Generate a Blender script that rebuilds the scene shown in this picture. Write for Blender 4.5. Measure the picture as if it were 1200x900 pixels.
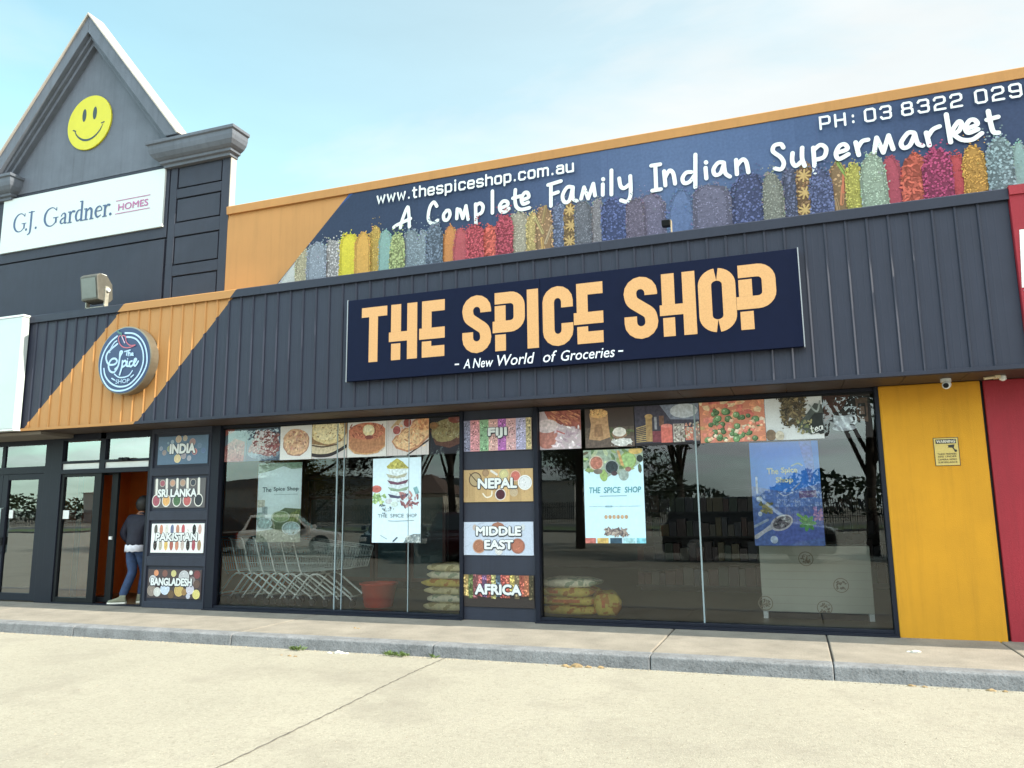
import bpy, bmesh, math, random
from mathutils import Vector, Matrix

sc = bpy.context.scene
for o in list(bpy.data.objects): bpy.data.objects.remove(o)
col = sc.collection
R = math.radians

# ------------------------------------------------------------------ camera
cd = bpy.data.cameras.new('camera')
cam = bpy.data.objects.new('camera', cd); col.objects.link(cam)
yaw, pitch, roll, FPX = 0.345989, 0.161988, -0.012214, 901.67
fw = Vector((-math.sin(yaw)*math.cos(pitch), math.cos(yaw)*math.cos(pitch), math.sin(pitch)))
r0 = Vector((math.cos(yaw), math.sin(yaw), 0)); u0 = r0.cross(fw)
rv = math.cos(roll)*r0 + math.sin(roll)*u0; uv = -math.sin(roll)*r0 + math.cos(roll)*u0
M = Matrix((rv, uv, -fw)).transposed().to_4x4(); M.translation = Vector((0, -9.7, 1.42))
cam.matrix_world = M
cd.sensor_width = 36; cd.lens = 36*FPX/1200; cd.clip_end = 3000; cd.clip_start = .05
sc.camera = cam
sc.view_settings.view_transform = 'Standard'; sc.view_settings.look = 'None'
sc.view_settings.exposure = 1.32; sc.view_settings.gamma = 1; sc.view_settings.use_curve_mapping = False
sc.cycles.max_bounces = 8; sc.cycles.transparent_max_bounces = 12

# ------------------------------------------------------------------ sky and sun
SUN_EL, SUN_AZ = R(36), R(-2.2)            # azimuth measured from +X towards +Y: the sun rakes along the shop front
w = bpy.data.worlds.new('World'); sc.world = w; w.use_nodes = True
nt = w.node_tree; N = nt.nodes; N.clear()
def nd(t, **k):
    n = N.new(t)
    for a, b in k.items(): setattr(n, a, b)
    return n
out = nd('ShaderNodeOutputWorld'); bg = nd('ShaderNodeBackground'); bg.inputs[1].default_value = .13
sky = nd('ShaderNodeTexSky', sky_type='NISHITA', sun_disc=False, sun_elevation=SUN_EL, sun_rotation=R(90)-SUN_AZ, air_density=1.2, dust_density=.3, ozone_density=2.5)
tc = nd('ShaderNodeTexCoord'); sep = nd('ShaderNodeSeparateXYZ'); nt.links.new(tc.outputs['Generated'], sep.inputs[0])
def mth(op, a, b=None, c=None):
    n = nd('ShaderNodeMath', operation=op)
    for i, v in enumerate((a, b, c)):
        if v is None: continue
        if isinstance(v, (int, float)): n.inputs[i].default_value = v
        else: nt.links.new(v, n.inputs[i])
    return n.outputs[0]
zc = mth('MAXIMUM', sep.outputs[2], .04); zc = mth('ADD', zc, .12)
cmb = nd('ShaderNodeCombineXYZ'); nt.links.new(mth('DIVIDE', sep.outputs[0], zc), cmb.inputs[0]); nt.links.new(mth('DIVIDE', sep.outputs[1], zc), cmb.inputs[1])
mp = nd('ShaderNodeMapping'); mp.inputs['Scale'].default_value = (.55, 1.0, 1); mp.inputs['Location'].default_value = (1.3, .4, 0); nt.links.new(cmb.outputs[0], mp.inputs[0])
n1 = nd('ShaderNodeTexNoise'); n1.inputs['Scale'].default_value = 1.1; n1.inputs['Detail'].default_value = 7; n1.inputs['Roughness'].default_value = .55; n1.inputs['Distortion'].default_value = .6
nt.links.new(mp.outputs[0], n1.inputs[0])
cl = nd('ShaderNodeMapRange'); cl.inputs[1].default_value = .45; cl.inputs[2].default_value = .67; nt.links.new(n1.outputs[0], cl.inputs[0])
# thin veil of high cloud over the whole sky, thicker towards the sun side (+X)
veil = nd('ShaderNodeMapRange'); veil.inputs[1].default_value = -.8; veil.inputs[2].default_value = .25; veil.inputs[3].default_value = .02; veil.inputs[4].default_value = .74
nt.links.new(sep.outputs[0], veil.inputs[0])
fac = mth('MINIMUM', mth('ADD', mth('MULTIPLY', cl.outputs[0], .7), veil.outputs[0]), .93)
# sky seen through summer haze: lift the green a little (cyan cast of the photograph's white balance)
tint = nd('ShaderNodeMix', data_type='RGBA', blend_type='MULTIPLY'); tint.inputs[0].default_value = 1
lowz = nd('ShaderNodeMapRange'); lowz.interpolation_type = 'SMOOTHSTEP'; lowz.inputs[1].default_value = .02; lowz.inputs[2].default_value = .34; lowz.inputs[3].default_value = .85; lowz.inputs[4].default_value = 0
nt.links.new(sep.outputs[2], lowz.inputs[0])
hzm = nd('ShaderNodeMix', data_type='RGBA'); nt.links.new(lowz.outputs[0], hzm.inputs[0]); nt.links.new(sky.outputs[0], hzm.inputs[6]); hzm.inputs[7].default_value = (1.5, 2.05, 2.9, 1)   # blue grey haze low over the horizon
nt.links.new(hzm.outputs[2], tint.inputs[6]); tint.inputs[7].default_value = (1.17, 1.31, .92, 1)
mx = nd('ShaderNodeMix', data_type='RGBA'); nt.links.new(fac, mx.inputs[0]); nt.links.new(tint.outputs[2], mx.inputs[6]); mx.inputs[7].default_value = (3.0, 3.1, 3.1, 1)
# added gain on the unseen -Y sky half, brightening shop front and glass reflections
front_gain = nd('ShaderNodeMapRange'); front_gain.interpolation_type = 'SMOOTHSTEP'; front_gain.inputs[1].default_value = .05; front_gain.inputs[2].default_value = -.45; front_gain.inputs[3].default_value = 1; front_gain.inputs[4].default_value = 3.1
nt.links.new(sep.outputs[1], front_gain.inputs[0])
n2 = nd('ShaderNodeTexNoise'); n2.inputs['Scale'].default_value = 2.3; n2.inputs['Detail'].default_value = 8; n2.inputs['Roughness'].default_value = .6
mp2 = nd('ShaderNodeMapping'); mp2.inputs['Scale'].default_value = (.5, .5, 2.2); nt.links.new(tc.outputs['Generated'], mp2.inputs[0]); nt.links.new(mp2.outputs[0], n2.inputs[0])
br = nd('ShaderNodeMapRange'); br.inputs[1].default_value = .35; br.inputs[2].default_value = .68; br.inputs[3].default_value = .72; br.inputs[4].default_value = 1.3; nt.links.new(n2.outputs[0], br.inputs[0])
wisp = mth('ADD', 1, mth('MULTIPLY', mth('SUBTRACT', br.outputs[0], 1), mth('SUBTRACT', front_gain.outputs[0], .82)))
gain = nd('ShaderNodeVectorMath', operation='SCALE'); nt.links.new(mx.outputs[2], gain.inputs[0]); nt.links.new(mth('MULTIPLY', front_gain.outputs[0], wisp), gain.inputs['Scale'])
nt.links.new(gain.outputs[0], bg.inputs[0]); nt.links.new(bg.outputs[0], out.inputs[0])

sd = bpy.data.lights.new('sun', 'SUN'); sd.energy = 4.1; sd.angle = R(.53); sd.color = (1, .93, .77)
so = bpy.data.objects.new('sun', sd); col.objects.link(so)
sv = Vector((math.cos(SUN_EL)*math.cos(SUN_AZ), math.cos(SUN_EL)*math.sin(SUN_AZ), math.sin(SUN_EL)))
so.rotation_euler = sv.to_track_quat('Z', 'Y').to_euler(); so.location = (20, 0, 30)

# ------------------------------------------------------------------ helpers
def L(v):
    v /= 255.
    return v/12.92 if v <= .04045 else ((v+.055)/1.055)**2.4
def S(r, g, b): return (L(r), L(g), L(b))
RN = random.Random(7)

def mat(name, c, rough=.6, var=.12, scale=6, bump=0, bscale=60, metal=0, spec=.5, streak=0, speck=0):
    m = bpy.data.materials.new(name); m.use_nodes = True; t = m.node_tree; p = t.nodes['Principled BSDF']
    p.inputs['Roughness'].default_value = rough; p.inputs['Metallic'].default_value = metal; p.inputs['Specular IOR Level'].default_value = spec
    tcn = t.nodes.new('ShaderNodeTexCoord')
    n = t.nodes.new('ShaderNodeTexNoise'); n.inputs['Scale'].default_value = scale; n.inputs['Detail'].default_value = 6; n.inputs['Roughness'].default_value = .65
    t.links.new(tcn.outputs['Object'], n.inputs[0])
    mr = t.nodes.new('ShaderNodeMapRange'); mr.inputs[1].default_value = .3; mr.inputs[2].default_value = .7; mr.inputs[3].default_value = 1-var; mr.inputs[4].default_value = 1+var
    t.links.new(n.outputs[0], mr.inputs[0])
    mul = t.nodes.new('ShaderNodeVectorMath'); mul.operation = 'SCALE'; mul.inputs[0].default_value = c; t.links.new(mr.outputs[0], mul.inputs['Scale'])
    colr = mul.outputs[0]
    if streak:                                                          # weathering runs down the wall, with patchy fading
        mpn = t.nodes.new('ShaderNodeMapping'); mpn.inputs['Scale'].default_value = (7, 7, .35); t.links.new(tcn.outputs['Object'], mpn.inputs[0])
        ns = t.nodes.new('ShaderNodeTexNoise'); ns.inputs['Scale'].default_value = 1.6; ns.inputs['Detail'].default_value = 7; ns.inputs['Roughness'].default_value = .7; t.links.new(mpn.outputs[0], ns.inputs[0])
        ms_ = t.nodes.new('ShaderNodeMapRange'); ms_.inputs[1].default_value = .48; ms_.inputs[2].default_value = .74; ms_.inputs[3].default_value = 1; ms_.inputs[4].default_value = 1-streak; t.links.new(ns.outputs[0], ms_.inputs[0])
        sc1 = t.nodes.new('ShaderNodeVectorMath'); sc1.operation = 'SCALE'; t.links.new(colr, sc1.inputs[0]); t.links.new(ms_.outputs[0], sc1.inputs['Scale']); colr = sc1.outputs[0]
    if speck:                                                           # pores and dark grains
        ns = t.nodes.new('ShaderNodeTexNoise'); ns.inputs['Scale'].default_value = 70; ns.inputs['Detail'].default_value = 3; t.links.new(tcn.outputs['Object'], ns.inputs[0])
        ms_ = t.nodes.new('ShaderNodeMapRange'); ms_.inputs[1].default_value = .52; ms_.inputs[2].default_value = .70; ms_.inputs[3].default_value = 1.06; ms_.inputs[4].default_value = 1-speck; t.links.new(ns.outputs[0], ms_.inputs[0])
        sc1 = t.nodes.new('ShaderNodeVectorMath'); sc1.operation = 'SCALE'; t.links.new(colr, sc1.inputs[0]); t.links.new(ms_.outputs[0], sc1.inputs['Scale']); colr = sc1.outputs[0]
    t.links.new(colr, p.inputs['Base Color'])
    if bump:
        b = t.nodes.new('ShaderNodeBump'); b.inputs['Strength'].default_value = bump; b.inputs['Distance'].default_value = .01
        n2 = t.nodes.new('ShaderNodeTexNoise'); n2.inputs['Scale'].default_value = bscale; n2.inputs['Detail'].default_value = 4
        t.links.new(tcn.outputs['Object'], n2.inputs[0]); t.links.new(n2.outputs[0], b.inputs['Height']); t.links.new(b.outputs[0], p.inputs['Normal'])
    m['base'] = c
    return m

def stripe_mat(name, dark, orange, rough):
    """dark sheet metal with the slanted orange band painted across it"""
    m = mat(name, dark, rough, .07, 3, spec=.35, streak=.10)
    t = m.node_tree; p = t.nodes['Principled BSDF']; base = p.inputs['Base Color'].links[0].from_socket
    g = t.nodes.new('ShaderNodeNewGeometry'); s = t.nodes.new('ShaderNodeSeparateXYZ'); t.links.new(g.outputs['Position'], s.inputs[0])
    def mm(op, a, b):
        n = t.nodes.new('ShaderNodeMath'); n.operation = op
        for i, v in enumerate((a, b)):
            if isinstance(v, (int, float)): n.inputs[i].default_value = v
            else: t.links.new(v, n.inputs[i])
        return n.outputs[0]
    zl = mm('ADD', mm('MULTIPLY', s.outputs[2], 1.07), -9.736-4.632*1.07)
    zr = mm('ADD', mm('MULTIPLY', s.outputs[2], .9475), -7.557-4.657*.9475)
    f = mm('MULTIPLY', mm('GREATER_THAN', s.outputs[0], zl), mm('LESS_THAN', s.outputs[0], zr))
    mx = t.nodes.new('ShaderNodeMix'); mx.data_type = 'RGBA'; t.links.new(f, mx.inputs[0]); t.links.new(base, mx.inputs[6]); mx.inputs[7].default_value = (*orange, 1)
    t.links.new(mx.outputs[2], p.inputs['Base Color'])
    return m

def print_mat(name, rough=.35, noise=.12, nscale=45, sat=.85, spec=.3, gain=.84):
    m = bpy.data.materials.new(name); m.use_nodes = True; t = m.node_tree; p = t.nodes['Principled BSDF']
    a = t.nodes.new('ShaderNodeVertexColor'); a.layer_name = 'Col'
    tcn = t.nodes.new('ShaderNodeTexCoord'); n = t.nodes.new('ShaderNodeTexNoise'); n.inputs['Scale'].default_value = nscale; n.inputs['Detail'].default_value = 5
    t.links.new(tcn.outputs['Object'], n.inputs[0])
    mr = t.nodes.new('ShaderNodeMapRange'); mr.inputs[1].default_value = .3; mr.inputs[2].default_value = .7; mr.inputs[3].default_value = gain*(1-noise); mr.inputs[4].default_value = gain*(1+noise)
    t.links.new(n.outputs[0], mr.inputs[0])
    v = t.nodes.new('ShaderNodeVectorMath'); v.operation = 'SCALE'; t.links.new(a.outputs[0], v.inputs[0]); t.links.new(mr.outputs[0], v.inputs['Scale'])
    hs = t.nodes.new('ShaderNodeHueSaturation'); hs.inputs['Saturation'].default_value = sat; t.links.new(v.outputs[0], hs.inputs['Color'])
    t.links.new(hs.outputs[0], p.inputs['Base Color']); p.inputs['Roughness'].default_value = rough; p.inputs['Specular IOR Level'].default_value = spec
    return m

def glass_mat(name, tint, ior, rough=0.0):
    m = bpy.data.materials.new(name); m.use_nodes = True; t = m.node_tree; t.nodes.clear()
    o = t.nodes.new('ShaderNodeOutputMaterial'); mix = t.nodes.new('ShaderNodeMixShader'); tr = t.nodes.new('ShaderNodeBsdfTransparent'); gl = t.nodes.new('ShaderNodeBsdfGlossy')
    f = t.nodes.new('ShaderNodeFresnel'); f.inputs[0].default_value = ior
    tr.inputs[0].default_value = (*tint, 1); gl.inputs['Roughness'].default_value = rough; gl.inputs[0].default_value = (.92, .97, 1, 1)
    # slight waviness of float glass
    tcn = t.nodes.new('ShaderNodeTexCoord'); n = t.nodes.new('ShaderNodeTexNoise'); n.inputs['Scale'].default_value = 1.4; n.inputs['Detail'].default_value = 1
    b = t.nodes.new('ShaderNodeBump'); b.inputs['Strength'].default_value = .02; b.inputs['Distance'].default_value = .05
    t.links.new(tcn.outputs['Object'], n.inputs[0]); t.links.new(n.outputs[0], b.inputs['Height']); t.links.new(b.outputs[0], gl.inputs['Normal'])
    t.links.new(f.outputs[0], mix.inputs[0]); t.links.new(tr.outputs[0], mix.inputs[1]); t.links.new(gl.outputs[0], mix.inputs[2]); t.links.new(mix.outputs[0], o.inputs[0])
    return m

def wloc(o):
    v = Vector((0, 0, 0))
    while o is not None: v += o.location; o = o.parent
    return v

class MB:
    """collects shapes, then links them as one mesh object"""
    def __init__(s): s.v = []; s.f = []; s.c = []; s.mi = []; s.cur = 0
    def face(s, pts, c=None):
        b = len(s.v); s.v += [tuple(p) for p in pts]; s.f.append(tuple(range(b, b+len(pts)))); s.c.append(c); s.mi.append(s.cur)
    def geo(s, vs, fs, c=None):
        b = len(s.v); s.v += [tuple(p) for p in vs]
        for f in fs: s.f.append(tuple(b+i for i in f)); s.c.append(c); s.mi.append(s.cur)
    def box(s, x0, x1, y0, y1, z0, z1, c=None):
        s.geo([(x, y, z) for x in (x0, x1) for y in (y0, y1) for z in (z0, z1)],
              [(0, 1, 3, 2), (4, 6, 7, 5), (0, 4, 5, 1), (2, 3, 7, 6), (0, 2, 6, 4), (1, 5, 7, 3)], c)
    def prism(s, pts, y0, y1, c=None):
        """outline in (x, z), pulled from y0 (front) to y1"""
        n = len(pts); a = sum(pts[i][0]*pts[(i+1) % n][1]-pts[(i+1) % n][0]*pts[i][1] for i in range(n))
        if a < 0: pts = pts[::-1]
        s.geo([(x, y0, z) for x, z in pts]+[(x, y1, z) for x, z in pts],
              [tuple(range(n)), tuple(range(2*n-1, n-1, -1))]+[(i, i+n, (i+1) % n+n, (i+1) % n) for i in range(n)], c)
    def prof_x(s, pts, x0, x1, c=None):
        """outline in (y, z) pulled along x"""
        n = len(pts)
        s.geo([(x0, y, z) for y, z in pts]+[(x1, y, z) for y, z in pts],
              [tuple(range(n)), tuple(range(2*n-1, n-1, -1))]+[(i, i+n, (i+1) % n+n, (i+1) % n) for i in range(n)], c)
    def tube(s, pts, r, n=8, c=None, cap=True):
        pts = [Vector(p) for p in pts]; rr = r if isinstance(r, (list, tuple)) else [r]*len(pts)
        b = len(s.v); up = None
        for i, p in enumerate(pts):
            d = (pts[min(i+1, len(pts)-1)]-pts[max(i-1, 0)]).normalized()
            if up is None: up = d.orthogonal().normalized()
            up = (up-d*up.dot(d)).normalized(); q = d.cross(up)
            for k in range(n):
                a = 2*math.pi*k/n; s.v.append(tuple(p+(up*math.cos(a)+q*math.sin(a))*rr[i]))
        for i in range(len(pts)-1):
            for k in range(n):
                s.f.append((b+i*n+k, b+i*n+(k+1) % n, b+(i+1)*n+(k+1) % n, b+(i+1)*n+k)); s.c.append(c); s.mi.append(s.cur)
        if cap:
            s.f.append(tuple(b+k for k in range(n-1, -1, -1))); s.c.append(c); s.mi.append(s.cur)
            e = b+(len(pts)-1)*n; s.f.append(tuple(e+k for k in range(n))); s.c.append(c); s.mi.append(s.cur)
    def lathe(s, cx, cy, prof, n=24, axis='z', c=None):
        """prof: (radius, height) pairs"""
        b = len(s.v)
        for r, h in prof:
            for k in range(n):
                a = 2*math.pi*k/n
                if axis == 'z': s.v.append((cx+r*math.cos(a), cy+r*math.sin(a), h))
                else: s.v.append((cx+r*math.cos(a), h, cy+r*math.sin(a)))
        for i in range(len(prof)-1):
            for k in range(n):
                s.f.append((b+i*n+k, b+i*n+(k+1) % n, b+(i+1)*n+(k+1) % n, b+(i+1)*n+k)); s.c.append(c); s.mi.append(s.cur)
        s.f.append(tuple(b+k for k in range(n))); s.c.append(c); s.mi.append(s.cur)
        e = b+(len(prof)-1)*n; s.f.append(tuple(e+k for k in range(n))); s.c.append(c); s.mi.append(s.cur)
    def build(s, name, mats, parent=None, smooth=False, bevel=0, fix=True):
        me = bpy.data.meshes.new(name); off = wloc(parent) if parent is not None else Vector((0, 0, 0))
        me.from_pydata([(a-off.x, b-off.y, c-off.z) for a, b, c in s.v], [], s.f)
        if not isinstance(mats, (list, tuple)): mats = [mats]
        for m in mats: me.materials.append(m)
        me.polygons.foreach_set('material_index', s.mi)
        if any(c is not None for c in s.c):
            at = me.color_attributes.new('Col', 'FLOAT_COLOR', 'CORNER'); buf = []
            for f, c in zip(s.f, s.c): buf += [*(c or (.5, .5, .5)), 1.]*len(f)
            at.data.foreach_set('color', buf)
        if fix:
            bm = bmesh.new(); bm.from_mesh(me); bmesh.ops.recalc_face_normals(bm, faces=bm.faces); bm.to_mesh(me); bm.free()
        if smooth: me.polygons.foreach_set('use_smooth', [True]*len(me.polygons))
        me.update()
        o = bpy.data.objects.new(name, me); col.objects.link(o)
        if parent is not None: o.parent = parent
        if bevel:
            m = o.modifiers.new('bevel', 'BEVEL'); m.width = bevel; m.segments = 2; m.limit_method = 'ANGLE'; m.angle_limit = R(40)
        return o

def tag(o, label=None, cat=None, group=None, kind=None):
    for k, v in (('label', label), ('category', cat), ('group', group), ('kind', kind)):
        if v: o[k] = v
    return o
def thing(name, label, cat, loc=(0, 0, 0), group=None):
    o = bpy.data.objects.new(name, None); col.objects.link(o); o.location = loc; o.empty_display_size = .2
    return tag(o, label, cat, group)
def copy_tree(o, parent=None):
    c = o.copy(); col.objects.link(c)
    if parent is not None: c.parent = parent
    for ch in list(o.children): copy_tree(ch, c)
    return c

# ------------------------------------------------------------------ flat artwork: printed shapes on a panel
_tx = {}
def text_geo(s, bold, shear, spacing=1):
    k = (s, bold, shear, spacing)
    if k not in _tx:
        cu = bpy.data.curves.new('lettering', 'FONT'); cu.body = s; cu.offset = bold; cu.shear = shear; cu.fill_mode = 'FRONT'; cu.space_character = spacing; cu.resolution_u = 3
        o = bpy.data.objects.new('lettering', cu); col.objects.link(o)
        bpy.context.view_layer.update(); dg = bpy.context.evaluated_depsgraph_get()
        me = bpy.data.meshes.new_from_object(o.evaluated_get(dg))
        _tx[k] = ([(v.co.x, v.co.y) for v in me.vertices], [tuple(p.vertices) for p in me.polygons])
        bpy.data.objects.remove(o); bpy.data.curves.remove(cu); bpy.data.meshes.remove(me)
    return _tx[k]
def smooth_path(p, n=5, closed=False):
    if len(p) < 3: return list(p)
    o = []; m = len(p)
    for i in range(m if closed else m-1):
        g = lambda j: p[j % m] if closed else p[max(0, min(m-1, j))]
        a, b, c, d = g(i-1), g(i), g(i+1), g(i+2)
        for k in range(n):
            t = k/n
            o.append(tuple(.5*(2*b[q]+(c[q]-a[q])*t+(2*a[q]-5*b[q]+4*c[q]-d[q])*t*t+(3*b[q]-a[q]-3*c[q]+d[q])*t**3) for q in (0, 1)))
    if not closed: o.append(tuple(p[-1]))
    return o

class Art(MB):
    """shapes in (x, z) on the plane y; every new shape lies a hair nearer the viewer"""
    def __init__(s, y, ox=0, oz=0, sx=1, sz=1, step=3e-5):
        super().__init__(); s.y = y; s.k = 0; s.o = (ox, oz, sx, sz); s.step = step; s.clip = None
    def pt(s, u, v):
        if s.clip: u = min(max(u, s.clip[0]), s.clip[1]); v = min(max(v, s.clip[2]), s.clip[3])
        return (s.o[0]+u*s.o[2], s.y-s.k*s.step, s.o[1]+v*s.o[3])
    def poly(s, pts, c):
        s.k += 1; q = [s.pt(*p) for p in pts]
        a = sum(q[i][0]*q[(i+1) % len(q)][2]-q[(i+1) % len(q)][0]*q[i][2] for i in range(len(q)))
        s.face(q if a > 0 else q[::-1], c)
    def rect(s, x0, x1, z0, z1, c): s.poly([(x0, z0), (x1, z0), (x1, z1), (x0, z1)], c)
    def ell(s, cx, cz, rx, rz, c, rot=0, n=14, jit=0):
        ca, sa = math.cos(rot), math.sin(rot); p = []
        for i in range(n):
            a = 2*math.pi*i/n; j = 1+RN.uniform(-jit, jit); x, z = rx*math.cos(a)*j, rz*math.sin(a)*j; p.append((cx+x*ca-z*sa, cz+x*sa+z*ca))
        s.poly(p, c)
    def stroke(s, pts, w, c, n=5, closed=False, sm=True, caps=True):
        """ribbon of width w (number or one per point) along a path"""
        if sm and len(pts) > 2:
            if isinstance(w, (list, tuple)):
                m = len(pts)-1; p = smooth_path(pts, n); w = [w[min(m, int(i/n))]*(1-(i/n) % 1)+w[min(m, int(i/n)+1)]*((i/n) % 1) for i in range(len(p))]
            else: p = smooth_path(pts, n, closed)
        else: p = list(pts)
        q = [p[0]]; ww = [w[0] if isinstance(w, (list, tuple)) else w]
        for i in range(1, len(p)):
            if math.dist(p[i], q[-1]) > 1e-5: q.append(p[i]); ww.append(w[i] if isinstance(w, (list, tuple)) else w)
        p = q; m = len(p)
        if m < 2: return
        s.k += 1; Lf = []; Rt = []
        for i in range(m):
            a = p[i-1] if (i or closed) else p[i]; b = p[(i+1) % m] if (i < m-1 or closed) else p[i]
            d1 = Vector((p[i][0]-a[0], p[i][1]-a[1])); d2 = Vector((b[0]-p[i][0], b[1]-p[i][1]))
            if d1.length < 1e-9: d1 = d2
            if d2.length < 1e-9: d2 = d1
            d1.normalize(); d2.normalize(); t = d1+d2
            if t.length < 1e-6: t = d1.copy()
            t.normalize(); nn = Vector((-t.y, t.x)); sc_ = 1/max(.6, nn.dot(Vector((-d1.y, d1.x)))); h = ww[i]/2*sc_
            Lf.append((p[i][0]+nn.x*h, p[i][1]+nn.y*h)); Rt.append((p[i][0]-nn.x*h, p[i][1]-nn.y*h))
        rise = lambda q_, i: (q_[0], q_[1]-i*2e-5, q_[2])           # each step lies a hair above the one before, so loops may cross
        b = len(s.v); s.v += [rise(s.pt(*x), i) for i, x in enumerate(Lf)]+[rise(s.pt(*x), i) for i, x in enumerate(Rt)]
        for i in range(m if closed else m-1):
            j = (i+1) % m; s.f.append((b+i, b+m+i, b+m+j, b+j)); s.c.append(c); s.mi.append(s.cur)
        if caps and not closed:
            for e, sg in ((0, -1), (m-1, 1)):
                t = Vector((p[1][0]-p[0][0], p[1][1]-p[0][1])) if e == 0 else Vector((p[-1][0]-p[-2][0], p[-1][1]-p[-2][1]))
                t.normalize(); t *= sg; nn = Vector((-t.y, t.x)); h = ww[e]/2
                s.face([rise(s.pt(p[e][0]+(nn.x*math.cos(a)+t.x*math.sin(a))*h, p[e][1]+(nn.y*math.cos(a)+t.y*math.sin(a))*h), e) for a in [math.pi*k/6 for k in range(6, -1, -1)]], c)
        s.k += int(m*2e-5/s.step)+1
    def text(s, st, x0, x1, z0, z1, c, bold=0., shear=0., spacing=1):
        """lettering fitted to a box; bold (share of the em) thickens it by overprinting slightly shifted copies"""
        vs, fs = text_geo(st, 0., shear, spacing)
        a0 = min(v[0] for v in vs); a1 = max(v[0] for v in vs); b0 = min(v[1] for v in vs); b1 = max(v[1] for v in vs)
        r = bold*(z1-z0)/.7; k = 8 if bold else 0
        for dx, dz in [(0, 0)]+[(r*math.cos(2*math.pi*i/k), r*math.sin(2*math.pi*i/k)) for i in range(k)]:
            s.k += 1
            s.geo([s.pt(x0+r+dx+(x-a0)/(a1-a0)*(x1-x0-2*r), z0+r+dz+(z-b0)/(b1-b0)*(z1-z0-2*r)) for x, z in vs], fs, c)
    def text_h(s, st, xc, z0, h, c, bold=0., shear=0., wide=1., align='c'):
        """text of a given cap height (for strings of capitals)"""
        vs, fs = text_geo(st, bold, shear); a0 = min(v[0] for v in vs); a1 = max(v[0] for v in vs); b0 = min(v[1] for v in vs); b1 = max(v[1] for v in vs)
        W = (a1-a0)/(b1-b0)*h*wide*s.o[3]/s.o[2]
        x0 = xc-W/2 if align == 'c' else xc
        s.text(st, x0, x0+W, z0, z0+h, c, bold, shear)
    def grains(s, x0, x1, z0, z1, n, r, cols, asp=1.3, inside=None):
        for _ in range(n):
            x, z = RN.uniform(x0, x1), RN.uniform(z0, z1)
            if inside and not inside(x, z): continue
            q = r*RN.uniform(.6, 1.25); c = RN.choice(cols); j = RN.uniform(.8, 1.2)
            s.ell(x, z, q*asp, q/asp*(s.o[2]/s.o[3] if s.o[3] != s.o[2] else 1), tuple(k*j for k in c), RN.uniform(0, 3.14), 6)

# ------------------------------------------------------------------ materials
NAVY = (.022, .026, .045)
M_clad = stripe_mat('ribbed_cladding_paint', NAVY, S(172, 124, 72), .6)
M_dark = mat('dark_blue_render', (.019, .023, .040), .75, .12, 3, .25, 90, streak=.2)
M_frame = mat('dark_blue_aluminium', (.010, .012, .021), .5, .06, 4, spec=.18)
M_black = mat('black_aluminium', (.008, .009, .011), .5, .05, spec=.15)
M_grey = mat('grey_blue_render', (.105, .120, .150), .85, .14, 1.6, .3, 70, streak=.22)
M_cream = mat('pale_grey_render', (.38, .345, .31), .85, .1, 2, .2, 70)
M_orange = mat('orange_render', S(174, 124, 70), .75, .06, 1.2, .15, 80, streak=.12)
M_yellow = mat('mustard_render', S(190, 134, 22), .85, .07, 1.5, .4, 110, streak=.14)
M_red = mat('red_render', S(140, 22, 38), .7, .08, 2, .25, 100, streak=.15)
M_soffit = mat('brown_soffit', (.045, .028, .02), .6, .2, 2)
M_print = print_mat('printed_vinyl', .4, .08, 60)
M_photo = print_mat('printed_food_photo', .4, .30, 26, .82)
M_banner = print_mat('printed_banner', .5, .10, 30, 1.0, .15)
M_board = print_mat('matt_sign_board', .6, .05, 12, 1.0, .12)
M_paper = print_mat('printed_paper', .55, .05, 20, 1.0, .3, .95)
M_glass = glass_mat('window_glass', (.96, .985, .98), 1.7)
M_glass2 = glass_mat('door_glass', (.55, .6, .58), 2.6)
M_white = mat('white_plastic', (.62, .64, .64), .4, .04)
M_silic = mat('silicone_joint', (.22, .28, .30), .4, .05)
M_steel = mat('chrome_wire', (.40, .48, .48), .4, .04, 5)
M_rub = mat('black_rubber', (.015, .015, .016), .7, .1)
M_conc = mat('pavement_concrete', (.222, .198, .165), .92, .22, 2.2, .5, 120, speck=.35)
M_kerb = mat('kerb_concrete', (.165, .17, .18), .92, .3, 4, .7, 45, speck=.4, streak=.25)
M_joint = mat('dark_joint', (.05, .048, .045), .95, .2)
M_floor = mat('shop_floor_tiles', (.14, .11, .06), .35, .1, 3)
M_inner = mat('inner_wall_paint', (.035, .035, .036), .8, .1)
M_owall = mat('orange_inner_wall', S(208, 106, 36), .7, .08)
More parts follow.
